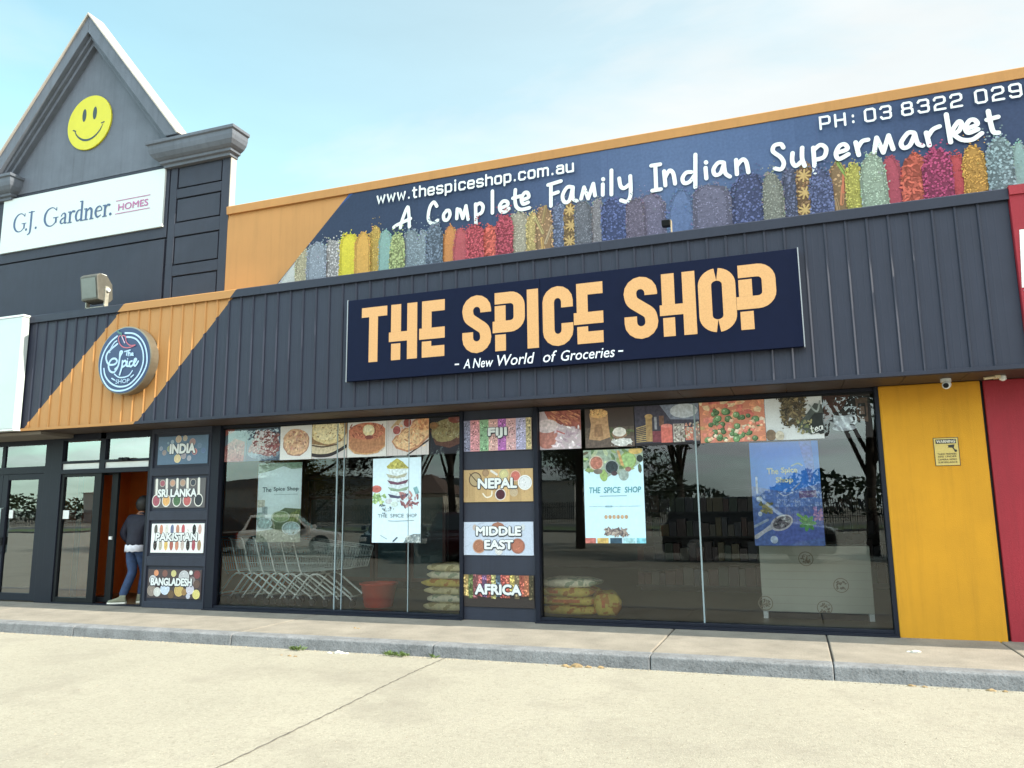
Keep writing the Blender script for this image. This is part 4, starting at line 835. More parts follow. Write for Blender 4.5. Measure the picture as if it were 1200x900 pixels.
f = thing('floodlight', 'bulky grey floodlight standing on the fascia beside the round badge', 'lamp', (-10.36, -.62, 4.70))
m = MB()
hx0, hx1 = -10.53, -10.17
m.prof_x([(-.80, 4.80), (-.86, 5.18), (-.80, 5.23), (-.66, 5.22), (-.55, 5.10), (-.52, 4.86), (-.58, 4.79)], hx0, hx1); ho = m.build('housing', mat('weathered_grey_metal', (.075, .072, .06), .55, .3, 8), f, bevel=.012)
m = MB(); m.face([(hx0+.03, -.812, 4.83), (hx1-.03, -.812, 4.83), (hx1-.03, -.862, 5.15), (hx0+.03, -.862, 5.15)]); m.build('lens', mat('lamp_glass', (.10, .11, .11), .15, .1), f)
m = MB(); m.box(hx1+.002, hx1+.025, -.70, -.63, 4.70, 5.04); m.box(hx0-.025, hx0-.002, -.70, -.63, 4.70, 5.04); m.box(hx0-.024, hx1+.024, -.70, -.63, 4.69, 4.715); m.build('bracket', mat('galvanised_bracket', (.26, .25, .21), .5, .25, 12), f)
m = MB(); m.tube([(hx1+.026, -.665, 4.98), (hx1+.06, -.665, 4.98)], .03, 10); m.build('pivot_bolt', M_white, f)
for x0 in (hx0+.06, hx1-.12): m = MB(); m.box(x0, x0+.06, -.72, -.62, 5.226, 5.25); m.build('clamp', M_white, f)
m = MB(); m.tube([(hx1-.02, -.60, 4.80), (hx1-.05, -.60, 4.74), (hx1-.12, -.58, 4.715)], .012, 6); m.build('cable', mat('orange_cable', (.5, .16, .05), .5), f)
f = thing('spot_lamp', 'small black spot lamp perched on the fascia edge before the spice banner', 'lamp', (-1.24, -.66, 4.70))
m = MB(); m.prof_x([(-.70, 4.79), (-.72, 4.86), (-.62, 4.88), (-.60, 4.80)], -1.29, -1.19); m.build('housing', M_black, f, bevel=.006)
m = MB(); m.box(-1.186, -1.176, -.69, -.62, 4.695, 4.865); m.build('bracket', mat('tan_bracket', (.35, .28, .18), .5), f)
# ------------------------------------------------------------------ food prints stuck along the top of the windows
RN.seed(21)
GF = 'food prints along the window tops'
def food(x0, x1, c, desc, z0=2.195, z1=2.735, y=None):
    if y is None: y = .012 if ('faded' in desc or 'rice bowl' in desc or 'coffee' in desc) else -.008
    return panel('food_print', desc, 'poster', x0+.003, x1-.003, z0, z1, y, .003, S(*c), group=GF)
def spots(a, n, x0, x1, z0, z1, r, cols, asp=1.3):
    a.grains(x0, x1, z0, z1, n, r, [S(*c) for c in cols], asp)
def done(a, t): a.build('print', M_photo, t, fix=False)
# raw meat
t, a = food(-8.25, -7.845, (150, 165, 185), 'faded print of pink minced meat at the left end of the left window', 2.20)
a.clip = (0, .399, 0, .538)
a.poly([(0, 0), (.36, 0), (.37, .30), (.18, .36), (0, .24)], S(215, 130, 125)); spots(a, 60, .02, .35, .02, .28, .022, [(225, 150, 140), (200, 105, 105), (235, 175, 165), (190, 95, 95)])
a.poly([(0, .40), (.17, .47), (.18, .53), (0, .53)], S(220, 110, 100)); a.rect(.2, .399, .36, .5, S(130, 150, 175)); done(a, t)
t, a = food(-7.845, -7.215, (120, 140, 170), 'faded print of sliced pink sausage rolls on a plate', 2.20)
a.clip = (0, .62, 0, .538)
a.ell(.32, .12, .30, .10, S(175, 195, 215)); a.poly([(.04, .20), (.24, .44), (.40, .47), (.58, .36), (.60, .14), (.42, .06), (.16, .12)], S(205, 120, 120))
for i in range(7):
    for j_ in range(5):
        x, z = .10+.075*i+.03*j_-.03, .15+.07*j_-.012*i+.01
        if .05 < x < .58 and .08 < z < .45: a.ell(x, z, .038, .032, S(190, 95, 100), .3, 10); a.ell(x, z+.004, .022, .018, S(232, 165, 160), .3, 8)
spots(a, 45, .12, .56, .10, .42, .012, [(245, 225, 220), (240, 210, 205)]); done(a, t)
# fritter
t, a = food(-7.215, -6.655, (226, 226, 226), 'print of a round golden fritter on white in the left window')
a.ell(.28, .25, .235, .205, S(170, 120, 95), 0, 20, .05); a.ell(.28, .265, .225, .195, S(215, 165, 120), 0, 22, .06)
spots(a, 60, .10, .46, .12, .42, .026, [(225, 180, 135), (200, 140, 100), (190, 120, 85), (235, 200, 150), (205, 150, 125)], 1.6); spots(a, 12, .1, .46, .1, .4, .012, [(150, 95, 60)]); done(a, t)
# flatbread
t, a = food(-6.655, -6.055, (205, 195, 195), 'print of stacked toasted flatbread with dark edges')
a.clip = (0, .594, 0, .54)
a.poly([(0, .54), (0, .13), (.2, .09), (.594, .19), (.594, .54)], S(150, 105, 50)); a.poly([(0, .22), (.28, .18), (.50, .24), (.594, .36), (.594, .12), (.30, .05), (0, .07)], S(205, 185, 150)); a.stroke([(0, .06), (.15, .04), (.35, .06), (.594, .17)], .05, S(48, 34, 38)); a.stroke([(0, .20), (.2, .17), (.42, .20)], .022, S(90, 62, 40))
a.ell(.27, .40, .30, .19, S(222, 198, 135), -.08, 26, .03); a.ell(.27, .41, .25, .15, S(235, 218, 165), -.08, 22, .05); spots(a, 50, .02, .56, .25, .53, .013, [(150, 100, 45), (185, 140, 70), (205, 165, 95)], 1.5); done(a, t)
# pancake
t, a = food(-6.05, -5.405, (225, 222, 220), 'print of a thick stuffed pancake topped with butter')
a.clip = (0, .644, 0, .54)
a.ell(.32, .15, .31, .13, S(205, 195, 190), 0, 24); a.poly([(.02, .40), (.62, .40), (.62, .14), (.5, .05), (.32, .03), (.12, .05), (.02, .14)], S(205, 145, 70)); a.ell(.32, .20, .30, .15, S(180, 110, 50), 0, 24); a.poly([(.02, .38), (.62, .38), (.62, .22), (.02, .22)], S(190, 115, 55)); a.ell(.32, .37, .30, .125, S(195, 95, 45), 0, 26)
spots(a, 90, .05, .58, .27, .47, .016, [(215, 125, 65), (160, 65, 30), (200, 105, 50), (140, 55, 28)], 2.2); a.ell(.35, .38, .10, .085, S(232, 215, 160), 0, 14, .06); a.ell(.34, .40, .07, .05, S(245, 235, 195), 0, 12); a.ell(.36, .28, .07, .03, S(140, 50, 40)); done(a, t)
# kebab board
t, a = food(-5.405, -4.735, (214, 205, 205), 'print of a grilled flatbread on a pale board with two dips')
a.clip = (0, .664, 0, .54)
for q in range(9): a.rect(.02+.075*q, .027+.075*q, 0, .54, S(190, 178, 178))
a.poly([(.06, .40), (.20, .54), (.28, .54), (.12, .36)], S(195, 160, 110)); a.stroke([(.34, .0), (.664, .20)], .03, S(70, 45, 40)); a.poly([(.08, .20), (.15, .10), (.34, .04), (.50, .10), (.664, .24), (.664, .54), (.44, .50), (.14, .28)], S(190, 120, 70)); a.poly([(.10, .20), (.17, .12), (.33, .07), (.50, .14), (.66, .28), (.66, .50), (.46, .48), (.17, .27)], S(228, 180, 120))
spots(a, 70, .15, .62, .12, .46, .018, [(210, 140, 80), (240, 205, 150), (190, 110, 55), (225, 160, 90)], 1.8); spots(a, 22, .52, .66, .36, .52, .03, [(205, 120, 50), (230, 165, 90)])
bowl(a, .16, .36, .072, S(225, 205, 200), S(170, 60, 60), 18); bowl(a, .33, .46, .075, S(215, 190, 185), S(150, 40, 35), 18); done(a, t)
# rice bowl
t, a = food(-4.735, -4.252, (70, 66, 82), 'dark print of a rice bowl at the right end of the left window')
a.clip = (0, .477, 0, .54)
a.poly([(0, .34), (.09, .13), (.30, .08), (.477, .14), (.477, .36)], S(140, 80, 65)); a.ell(.26, .33, .245, .16, S(205, 180, 115), .15, 22, .05); spots(a, 110, .04, .47, .22, .46, .013, [(225, 205, 150), (190, 150, 85), (235, 220, 170), (160, 120, 70)], 1.7); a.ell(.40, .48, .12, .06, S(190, 70, 45)); a.ell(.06, .40, .07, .05, S(205, 140, 70)); done(a, t)
# flour and wheat
t, a = food(-3.115, -2.545, (205, 185, 195), 'print of a flour bowl with wheat ears at the left end of the right window')
a.clip = (0, .564, 0, .54)
a.poly([(.05, .54), (.12, .40), (.30, .32), (.564, .24), (.564, .54)], S(165, 70, 50)); 
for _ in range(40): x, z = RN.uniform(.12, .54), RN.uniform(.33, .53); a.stroke([(x, z), (x+RN.uniform(.04, .10), z-RN.uniform(.02, .08))], .018, S(*RN.choice([(190, 95, 55), (215, 130, 75), (140, 50, 40)])), sm=False)
a.ell(.10, .20, .17, .19, S(190, 110, 95), 0, 22); a.ell(.10, .31, .16, .09, S(225, 205, 210), 0, 20); spots(a, 40, .2, .56, .02, .28, .03, [(232, 215, 225), (205, 180, 195), (240, 230, 236), (190, 160, 180)], 1.7); a.stroke([(.24, .24), (.34, .20)], .02, S(190, 90, 90)); done(a, t)
# sack of rice
t, a = food(-2.495, -1.848, (74, 60, 56), 'dark print of a burlap grain sack with white rice')
a.clip = (0, .641, 0, .54)
a.rect(0, .641, .0, .13, S(110, 92, 84)); a.rect(0, .641, .128, .26, S(95, 80, 70)); spots(a, 20, .3, .64, .14, .24, .03, [(90, 105, 60), (120, 115, 70)], 2.4)
a.poly([(.05, .11), (.08, .30), (.06, .44), (.15, .49), (.30, .47), (.31, .28), (.33, .13), (.20, .09)], S(190, 140, 85)); a.ell(.185, .44, .12, .06, S(225, 165, 75), 0, 16, .05); spots(a, 50, .08, .29, .40, .49, .011, [(235, 185, 95), (200, 135, 55)]); a.poly([(.13, .30), (.22, .30), (.24, .14), (.12, .14)], S(160, 112, 66))
a.ell(.48, .06, .14, .05, S(225, 225, 225), 0, 16, .2); a.ell(.45, .16, .10, .055, S(150, 110, 80)); a.ell(.45, .19, .088, .06, S(228, 222, 215), 0, 16, .05); spots(a, 30, .34, .62, .02, .10, .008, [(240, 240, 240)]); done(a, t)
# jars
t, a = food(-1.845, -1.035, (60, 58, 76), 'dark print of spice jars and bundles in front of a pale glow')
a.clip = (0, .803, 0, .54)
a.rect(0, .803, .20, .54, S(66, 62, 82)); a.poly([(.30, .54), (.803, .54), (.803, .30), (.45, .32)], S(120, 130, 155)); a.ell(.62, .42, .17, .09, S(190, 198, 210), 0, 20)
for q in range(9): a.stroke([(.02, .05+.022*q), (.16, .06+.025*q)], .012, S(*RN.choice([(190, 160, 90), (160, 130, 75)])))
a.rect(.14, .22, .05, .36, S(175, 135, 70)); a.ell(.18, .37, .05, .03, S(190, 150, 80)); a.rect(.25, .28, .20, .36, S(150, 150, 160)); a.rect(.31, .37, .24, .37, S(120, 80, 60)); a.rect(.22, .33, .04, .18, S(130, 40, 60)); a.rect(.33, .47, .03, .24, S(215, 75, 50)); a.ell(.40, .24, .07, .025, S(225, 110, 90)); a.rect(.48, .62, .03, .26, S(175, 165, 160)); spots(a, 50, .49, .61, .04, .25, .012, [(220, 215, 205), (120, 105, 100)]); a.rect(.63, .72, .05, .21, S(205, 100, 70)); a.rect(.72, .803, .04, .24, S(150, 120, 110)); spots(a, 40, .62, .80, .05, .27, .014, [(220, 140, 110), (120, 140, 90), (200, 190, 170)]); a.rect(0, .803, 0, .03, S(45, 38, 44)); done(a, t)
# vegetables
t, a = food(-1.035, -.262, (215, 120, 80), 'bright print of mixed frozen vegetables with green peas', 2.2, 2.735)
a.clip = (0, .766, 0, .53)
for _ in range(75):
    x, z = RN.uniform(0, .766), RN.uniform(0, .53); up = z > .30
    c = RN.choice([(225, 95, 65), (235, 140, 80), (240, 170, 110), (205, 70, 50), (235, 200, 150)] if up else [(235, 150, 110), (225, 110, 90), (240, 215, 190), (200, 160, 90), (230, 130, 70)])
    a.poly([(x+r_*math.cos(d), z+r_*.7*math.sin(d)) for d, r_ in [(q*1.26+.3*x, RN.uniform(.03, .075)) for q in range(5)]], S(*c))
for _ in range(46):
    x, z = RN.uniform(.04, .72), RN.uniform(.03, .40); q = RN.uniform(.026, .05); f = RN.uniform(.75, 1.1)
    if z > .40-.25*abs(x-.3) and x > .45: continue
    a.ell(x, z, q, q*.94, S(64*f, 108*f, 60*f), 0, 12, .05); a.ell(x-.005, z+.005, q*.82, q*.78, S(112*f, 160*f, 98*f), 0, 12, .05); a.ell(x-.012, z+.014, q*.28, q*.22, S(180*f, 206*f, 165*f), 0, 7)
for _ in range(26):
    x, z = RN.uniform(.03, .74), RN.uniform(.02, .26); d0 = RN.uniform(0, 1.5); q = RN.uniform(.022, .045); c_ = RN.choice([(226, 120, 84), (236, 190, 150), (214, 92, 70), (238, 214, 186)])
    a.poly([(x+q*math.cos(d0+k*1.571), z+q*.8*math.sin(d0+k*1.571)) for k in range(4)], S(*c_)); a.poly([(x+q*.6*math.cos(d0+k*1.571), z+.008+q*.45*math.sin(d0+k*1.571)) for k in range(4)], S(*[min(255, v*1.1) for v in c_]))
done(a, t)
# tea
t, a = food(-.262, .386, (216, 220, 224), 'pale print of dried tea leaves beside a jar marked tea', 2.2, 2.735)
a.clip = (0, .641, 0, .53)
spots(a, 340, .19, .45, .17, .51, .020, [(75, 65, 45), (105, 92, 60), (55, 48, 36), (140, 120, 75), (95, 75, 45)], 1.9); spots(a, 40, .14, .5, .1, .53, .009, [(85, 72, 50)])
a.poly([(.36, .16), (.50, .05), (.641, .08), (.641, .40), (.56, .42), (.42, .24)], S(70, 78, 74)); a.poly([(.45, .18), (.60, .05), (.641, .06), (.641, .30), (.55, .30)], S(28, 34, 34)); a.stroke([(.50, .40), (.58, .32), (.62, .44)], .02, S(150, 160, 160)); spots(a, 30, .36, .52, .06, .22, .016, [(110, 120, 70), (150, 140, 90)])
a.stroke([(.505, .15), (.515, .07), (.535, .075)], .011, WHITE); a.stroke([(.495, .12), (.53, .125)], .009, WHITE); a.stroke([(.545, .105), (.575, .115), (.565, .135), (.545, .11), (.56, .085), (.58, .095)], .010, WHITE); a.stroke([(.62, .145), (.595, .14), (.59, .105), (.61, .10), (.625, .145), (.628, .105)], .010, WHITE)
a.ell(.05, .06, .06, .07, S(130, 105, 80)); a.ell(.15, .05, .05, .06, S(200, 190, 170)); done(a, t)
# coffee
t, a = food(.392, .905, (44, 28, 30), 'dark brown print of a white coffee cup and small sack')
a.clip = (0, .507, 0, .54)
a.poly([(0, .20), (.2, .34), (.32, .54), (0, .54)], S(105, 48, 28)); a.poly([(.36, .20), (.47, .18), (.48, .46), (.35, .46)], S(120, 82, 62)); a.rect(.375, .455, .24, .40, S(45, 30, 32)); a.rect(.39, .44, .27, .36, S(150, 110, 90)); a.ell(.21, .12, .13, .035, S(205, 205, 215)); a.poly([(.10, .28), (.30, .30), (.31, .20), (.24, .12), (.15, .12), (.10, .18)], S(226, 228, 236)); a.ell(.20, .29, .10, .03, S(60, 35, 30)); a.stroke([(.305, .26), (.34, .24), (.33, .17), (.28, .17)], .018, S(220, 222, 232)); done(a, t)

# ------------------------------------------------------------------ posters hung inside the glass
GP = 'spice shop posters in the windows'
def poster(x0, x1, z0, z1, c, desc): return panel('window_poster', desc, 'poster', x0, x1, z0, z1, .05 if ('left of' in desc or 'deep blue' in desc) else -.010, .003, S(*c), M_paper, GP)
t, a = poster(-7.63, -6.85, .99, 2.16, (236, 250, 252), 'pale blue poster with green bowls hanging left of the glass joint')
a.clip = (0, .78, 0, 1.17)
a.poly([(0, 1.17), (.78, 1.17), (.78, 1.08), (.60, 1.07), (.45, 1.12), (.25, 1.06), (.02, 1.02), (0, 1.03)], S(165, 188, 165)); a.poly([(.5, 1.17), (.78, 1.17), (.78, 1.10), (.6, 1.09)], S(140, 170, 140))
a.poly([(0, 0), (.78, 0), (.78, .17), (.4, .20), (0, .15)], S(185, 195, 178)); a.poly([(.30, .40), (.5, .50), (.78, .48), (.78, .22), (.5, .14), (.2, .22)], S(110, 130, 95))
for q in range(10): a.stroke([(.56+.02*q, .30), (.62+.018*q, .42+.006*q)], .02, S(*RN.choice([(120, 140, 70), (150, 165, 90), (95, 120, 70)])))
bowl(a, .06, .37, .10, S(205, 225, 230), S(170, 205, 200), 18, 0, .07); bowl(a, .43, .37, .165, S(190, 210, 180), S(160, 185, 130), 22, 14, .085); bowl(a, .14, .27, .15, S(215, 232, 235), S(190, 220, 220), 22, 8, .085); bowl(a, .62, .20, .165, S(215, 232, 235), S(190, 220, 225), 22, 8, .10)
a.rect(0, .14, .51, .62, S(222, 222, 205)); a.rect(.09, .19, .40, .52, S(175, 195, 200)); spots(a, 30, .02, .7, .02, .14, .016, [(220, 225, 215), (160, 175, 150)])
for st, x0, x1 in (('The', .09, .25), ('Spice', .29, .49), ('Shop', .53, .73)): a.text(st, x0, x1, .735, .81, S(62, 95, 105), .012)
a.rect(.30, .72, .695, .700, S(120, 160, 170)); done(a, t)
t, a = poster(-5.615, -4.855, .988, 2.162, (204, 224, 236), 'pale poster with a tall stack of spice bowls beside the centre pier')
a.clip = (0, .76, 0, 1.174)
a.poly([(.22, 1.06), (.30, 1.12), (.38, 1.17), (.47, 1.12), (.57, 1.03), (.56, 1.0), (.40, 1.0), (.23, 1.03)], S(186, 178, 50)); spots(a, 30, .27, .52, 1.02, 1.10, .02, [(205, 195, 70), (165, 155, 40)])
for z, c, o in ((.99, (215, 230, 236), 0), (.905, (205, 222, 232), -.015), (.815, (205, 222, 232), .0), (.72, (205, 222, 232), .01), (.63, (205, 222, 232), .01)): a.poly([(.24+o, z+.03), (.57+o, z+.03), (.53+o, z-.05), (.44+o, z-.075), (.34+o, z-.07), (.27+o, z-.04)], S(*c))
for z, c, o in ((.925, (175, 175, 150), -.02), (.835, (110, 60, 90), 0), (.74, (135, 165, 140), .01), (.645, (75, 75, 110), .01)): a.poly([(.23+o, z+.03), (.40+o, z-.005), (.57+o, z+.035), (.53+o, z-.02), (.40+o, z-.04), (.28+o, z-.025)], S(*c))
a.ell(.06, .745, .085, .052, S(190, 75, 60)); spots(a, 40, .0, .20, .55, .68, .024, [(150, 190, 110), (190, 215, 140), (120, 160, 95)], 1.4); a.ell(.26, .57, .055, .04, S(190, 195, 205)); spots(a, 30, .44, .72, .48, .70, .028, [(170, 110, 110), (190, 135, 130), (130, 75, 85)], 1.7); a.poly([(.64, .75), (.70, .77), (.74, .68), (.68, .66)], S(110, 165, 175)); spots(a, 20, .12, .34, .40, .52, .014, [(90, 110, 120), (170, 185, 190)]); a.ell(.35, .53, .06, .04, S(205, 225, 220))
for st, x0, x1 in (('THE', .09, .24), ('SPICE', .29, .50), ('SHOP', .545, .70)): a.text(st, x0, x1, .345, .395, S(105, 130, 135), .0)
a.stroke([(.26, .30), (.40, .295), (.66, .305)], .008, S(120, 150, 160)); a.poly([(.50, .0), (.56, .09), (.66, .12), (.76, .12), (.76, .0)], S(120, 135, 140)); spots(a, 26, .54, .75, .01, .11, .018, [(190, 200, 200), (150, 160, 160)]); a.stroke([(.34, .02), (.40, .07)], .02, S(70, 90, 110)); a.stroke([(.14, .10), (.24, .05)], .008, S(130, 155, 165)); done(a, t)
t, a = poster(-2.525, -1.755, .99, 2.165, (192, 222, 236), 'pale poster with green spice bowls and colour swatches in the right window')
a.clip = (0, .77, 0, 1.175)
a.poly([(0, 1.175), (.77, 1.175), (.77, 1.02), (.62, .92), (.52, .82), (.40, .88), (.28, .80), (.2, .90), (.08, .95), (0, .93)], S(150, 170, 150))
spots(a, 36, .02, .74, .90, 1.16, .04, [(110, 140, 80), (150, 175, 100), (90, 120, 80), (180, 195, 150), (100, 90, 70)], 1.6)
bowl(a, .17, 1.01, .095, S(205, 180, 160), S(185, 100, 75), 18, 10); bowl(a, .37, .95, .095, S(150, 160, 160), S(50, 62, 70), 18, 16); a.ell(.58, 1.03, .105, .11, S(140, 165, 75), -.4, 20); a.ell(.585, 1.03, .088, .092, S(150, 190, 110), -.4, 20); a.poly([(.44, 1.16), (.47, 1.16), (.53, .96), (.49, .97)], S(205, 150, 70)); a.ell(.26, .845, .05, .075, S(150, 185, 90), .2); a.ell(.52, .845, .065, .07, S(150, 170, 165)); a.ell(.68, 1.15, .09, .045, S(205, 165, 60)); a.ell(.73, 1.05, .04, .045, S(45, 60, 60)); a.ell(.19, .90, .06, .035, S(130, 120, 110)); a.ell(.40, .87, .04, .03, S(80, 60, 70)); a.ell(.58, .92, .04, .03, S(150, 100, 90))
for st, x0, x1 in (('THE', .065, .215), ('SPICE', .255, .475), ('SHOP', .525, .735)): a.text(st, x0, x1, .625, .70, S(40, 150, 165), .014, .12)
a.rect(.20, .55, .583, .592, S(110, 160, 180)); a.rect(.06, .72, .455, .460, S(150, 190, 205)); a.rect(.27, .36, .447, .467, S(120, 165, 185))
for q in range(6): a.ell(.275+.052*q, .325, .021, .026, S(190, 150, 105), 0, 10)
a.poly([(.24, .10), (.30, .21), (.34, .17), (.42, .19), (.50, .14), (.58, .10)], S(120, 105, 105)); spots(a, 36, .26, .54, .09, .18, .02, [(90, 80, 85), (150, 130, 120), (180, 165, 155)], 1.6)
for x0, x1, c in ((.0, .135, (190, 85, 70)), (.155, .30, (205, 165, 60)), (.32, .47, (36, 76, 100)), (.49, .635, (150, 205, 215)), (.655, .77, (100, 195, 215))): a.rect(x0, x1, .0, .065, S(*c))
done(a, t)
t, a = poster(-.47, .305, .965, 2.185, (66, 140, 226), 'deep blue poster with a wooden spoon and cream lettering in the right window')
a.clip = (0, .775, 0, 1.22)
a.poly([(0, .52), (.775, .50), (.775, .0), (0, .0)], S(40, 96, 186)); a.poly([(.3, .0), (.775, .10), (.775, .42), (.40, .36), (.2, .2)], S(36, 82, 190)); a.poly([(0, .70), (.4, .62), (.775, .72), (.775, .46), (0, .44)], S(50, 116, 206)); a.stroke([(.06, .80), (.06, .62)], .024, S(205, 215, 230)); a.ell(.08, .545, .035, .035, S(190, 205, 225)); a.ell(.08, .37, .024, .028, S(205, 220, 235))
spots(a, 34, .09, .21, .38, .50, .02, [(150, 140, 70), (180, 165, 90), (110, 110, 60)]); a.stroke([(0, .22), (.16, .30)], .03, S(150, 170, 200))
a.stroke([(.02, .10), (.12, .17), (.20, .22)], [.05, .04, .06], S(205, 205, 215)); a.ell(.315, .265, .135, .085, S(210, 205, 212), .45, 22); a.ell(.32, .268, .112, .066, S(120, 110, 120), .45, 20); spots(a, 44, .24, .40, .22, .32, .013, [(60, 55, 65), (170, 165, 170), (100, 90, 100)])
a.ell(.22, .07, .042, .045, S(200, 220, 245))
for q in range(7): d = q*.9; a.ell(.60+.05*math.cos(d), .26+.05*math.sin(d), .05, .024, S(60, 160, 60), d, 10)
a.stroke([(.50, .36), (.58, .30)], .03, S(110, 190, 60)); spots(a, 24, .68, .77, .30, .44, .018, [(205, 140, 190), (160, 110, 190)]); a.poly([(.53, .55), (.72, .56), (.72, .64), (.53, .63)], S(110, 80, 150)); a.poly([(.56, 1.22), (.70, 1.22), (.72, .9), (.66, .72)], S(44, 116, 220)); a.stroke([(.30, .62), (.37, .58), (.46, .62)], .010, S(190, 205, 225)); a.stroke([(.45, .64), (.54, .72)], .014, S(150, 180, 215))
CR = S(226, 222, 180)
for st, x0, x1, z0, z1 in (('The', .185, .315, .835, .91), ('Spice', .345, .53, .83, .915), ('Shop', .28, .475, .715, .80)): a.text(st, x0, x1, z0, z1, CR, .03)
a.stroke([(.47, .93), (.54, .955), (.585, .93)], .018, S(170, 200, 190)); done(a, t)

# ------------------------------------------------------------------ things inside the shop
def trolley():
    t = thing('shopping_trolley', '', 'trolley', (0, 0, 0), 'nested shopping trolleys')
    m = MB(); W = .27
    top = lambda x: 1.0-.10*x; bot = lambda x: .50+.07*x
    xs0, xs1 = .08, 1.02
    for s in (-1, 1):
        y = s*W
        m.tube([(.0, y, 1.0), (1.12, y*.88, .885)], .008, 6); m.tube([(.16, y, .51), (1.02, y*.86, .575)], .007, 6); m.tube([(1.12, y*.88, .885), (1.02, y*.86, .575)], .007, 6)
        n = 21
        for i in range(1, n):
            f = i/n; a_ = Vector((.0, y, 1.0)).lerp(Vector((1.12, y*.88, .885)), f); b_ = Vector((.16, y, .51)).lerp(Vector((1.02, y*.86, .575)), f); m.tube([a_, b_], .0032, 4, cap=False)
        for f in (.25, .5, .75):
            a_ = Vector((.0, y, 1.0)).lerp(Vector((.16, y, .51)), f); b_ = Vector((1.12, y*.88, .885)).lerp(Vector((1.02, y*.86, .575)), f); m.tube([a_, b_], .003, 4, cap=False)
    for i in range(1, 10):
        f = -1+2*i/10
        m.tube([(1.12, f*W*.88, .885), (1.02, f*W*.86, .575)], .003, 4, cap=False); m.tube([(.16, f*W, .51), (1.02, f*W*.86, .575)], .003, 4, cap=False); m.tube([(.02, f*W, .95), (.16, f*W, .51)], .003, 4, cap=False)
    for f in (0, .5, 1): a_ = Vector((1.12, 0, .885)).lerp(Vector((1.02, 0, .575)), f); m.tube([(a_.x, -W*.87, a_.z), (a_.x, W*.87, a_.z)], .006, 6)
    m.build('basket', M_steel, t)
    m = MB()
    for s in (-1, 1):
        m.tube([(.0, s*.25, .09), (.06, s*.25, .16), (.28, s*.25, .43), (.36, s*.25, .475), (.46, s*.24, .475), (.54, s*.24, .44), (.98, s*.2, .15), (1.03, s*.2, .09)], .0145, 8)
    for s in (-1, 1): m.tube([(-.05, s*.272, 1.03), (.0, s*.272, .99), (.15, s*.272, .53), (.20, s*.262, .46)], .0125, 8)
    m.tube([(.06, -.25, .16), (.06, .25, .16)], .011, 6); m.tube([(.98, -.2, .15), (.98, .2, .15)], .011, 6); m.tube([(.40, -.24, .475), (.40, .24, .475)], .011, 6)
    m.build('chassis', mat('galvanised_tube', (.74, .80, .78), .4, .06, 6) if 'galvanised_tube' not in bpy.data.materials else bpy.data.materials['galvanised_tube'], t, smooth=True)
    m = MB(); m.tube([(-.05, -.27, 1.03), (-.05, .27, 1.03)], .017, 10); m.build('handle', mat('teal_handle', (.05, .14, .14), .4) if 'teal_handle' not in bpy.data.materials else bpy.data.materials['teal_handle'], t)
    for x, y in ((.0, -.25), (.0, .25), (1.03, -.2), (1.03, .2)):
        m = MB(); m.lathe(x, .055, [(.02, y-.016), (.052, y-.014), (.055, y), (.052, y+.014), (.02, y+.016)], 14, 'y'); m.build('wheel', M_rub, t)
    return t
ORD = ['rearmost', 'second from left', 'third from left', 'fourth from left', 'fifth from left', 'sixth from left', 'frontmost']
pt = trolley()
for i in range(7):
    o = pt if i == 0 else copy_tree(pt)
    o.location = (-8.72+.235*i, .80+.008*(i % 2), .012); o['label'] = f'wire shopping trolley nested {ORD[i]} in the row behind the window'

def sack(name, label, x, y, z, Lx, Ly, H, c, rot=0, group=None, seed=0, pc=None):
    rr = random.Random(seed); m = MB(); nu, nv = 20, 9; vs = []; fs = []
    for j_ in range(nv+1):
        ph = -math.pi/2+math.pi*j_/nv
        for i in range(nu):
            th = 2*math.pi*i/nu; e = lambda v, p: math.copysign(abs(v)**p, v)
            k = 1+.05*math.sin(3*th+seed)+.03*math.sin(7*th+2*seed)
            px = Lx/2*e(math.cos(ph), .38)*e(math.cos(th), .42)*k; py = Ly/2*e(math.cos(ph), .45)*e(math.sin(th), .5)*k; pz = H/2*(1-.5*min(1, abs(2*px/Lx))**5)*e(math.sin(ph), .55)*(1+.07*math.sin(9*px+seed*2.1)+.06*math.sin(17*py+seed))*(1-.22*(abs(math.cos(th))**3)*abs(math.cos(ph)))*(1+.08*math.sin(5*px*6+seed))
            X = px*math.cos(rot)-py*math.sin(rot); Y = px*math.sin(rot)+py*math.cos(rot); vs.append((x+X, y+Y, z+H/2+pz))
    for j_ in range(nv):
        for i in range(nu): fs.append((j_*nu+i, j_*nu+(i+1) % nu, (j_+1)*nu+(i+1) % nu, (j_+1)*nu+i))
    m.geo(vs, fs); t = thing(name, label, 'sack', (x, y, z), group); m.build('bag', c, t, smooth=True)
    if pc:
        b = MB(); b.poly = None
        q = [(-.30, .30), (.30, .30)]
        pr = [(x+Lx*u*math.cos(rot)+(Ly/2*.995)*math.sin(rot), y+Lx*u*math.sin(rot)-(Ly/2*1.02)*math.cos(rot), z+H*(.5+v)) for u, v in ((-.22, -.12), (.22, -.12), (.22, .2), (-.22, .2))]
        b.face(pr); b.build('printed_label', pc, t)
    return t
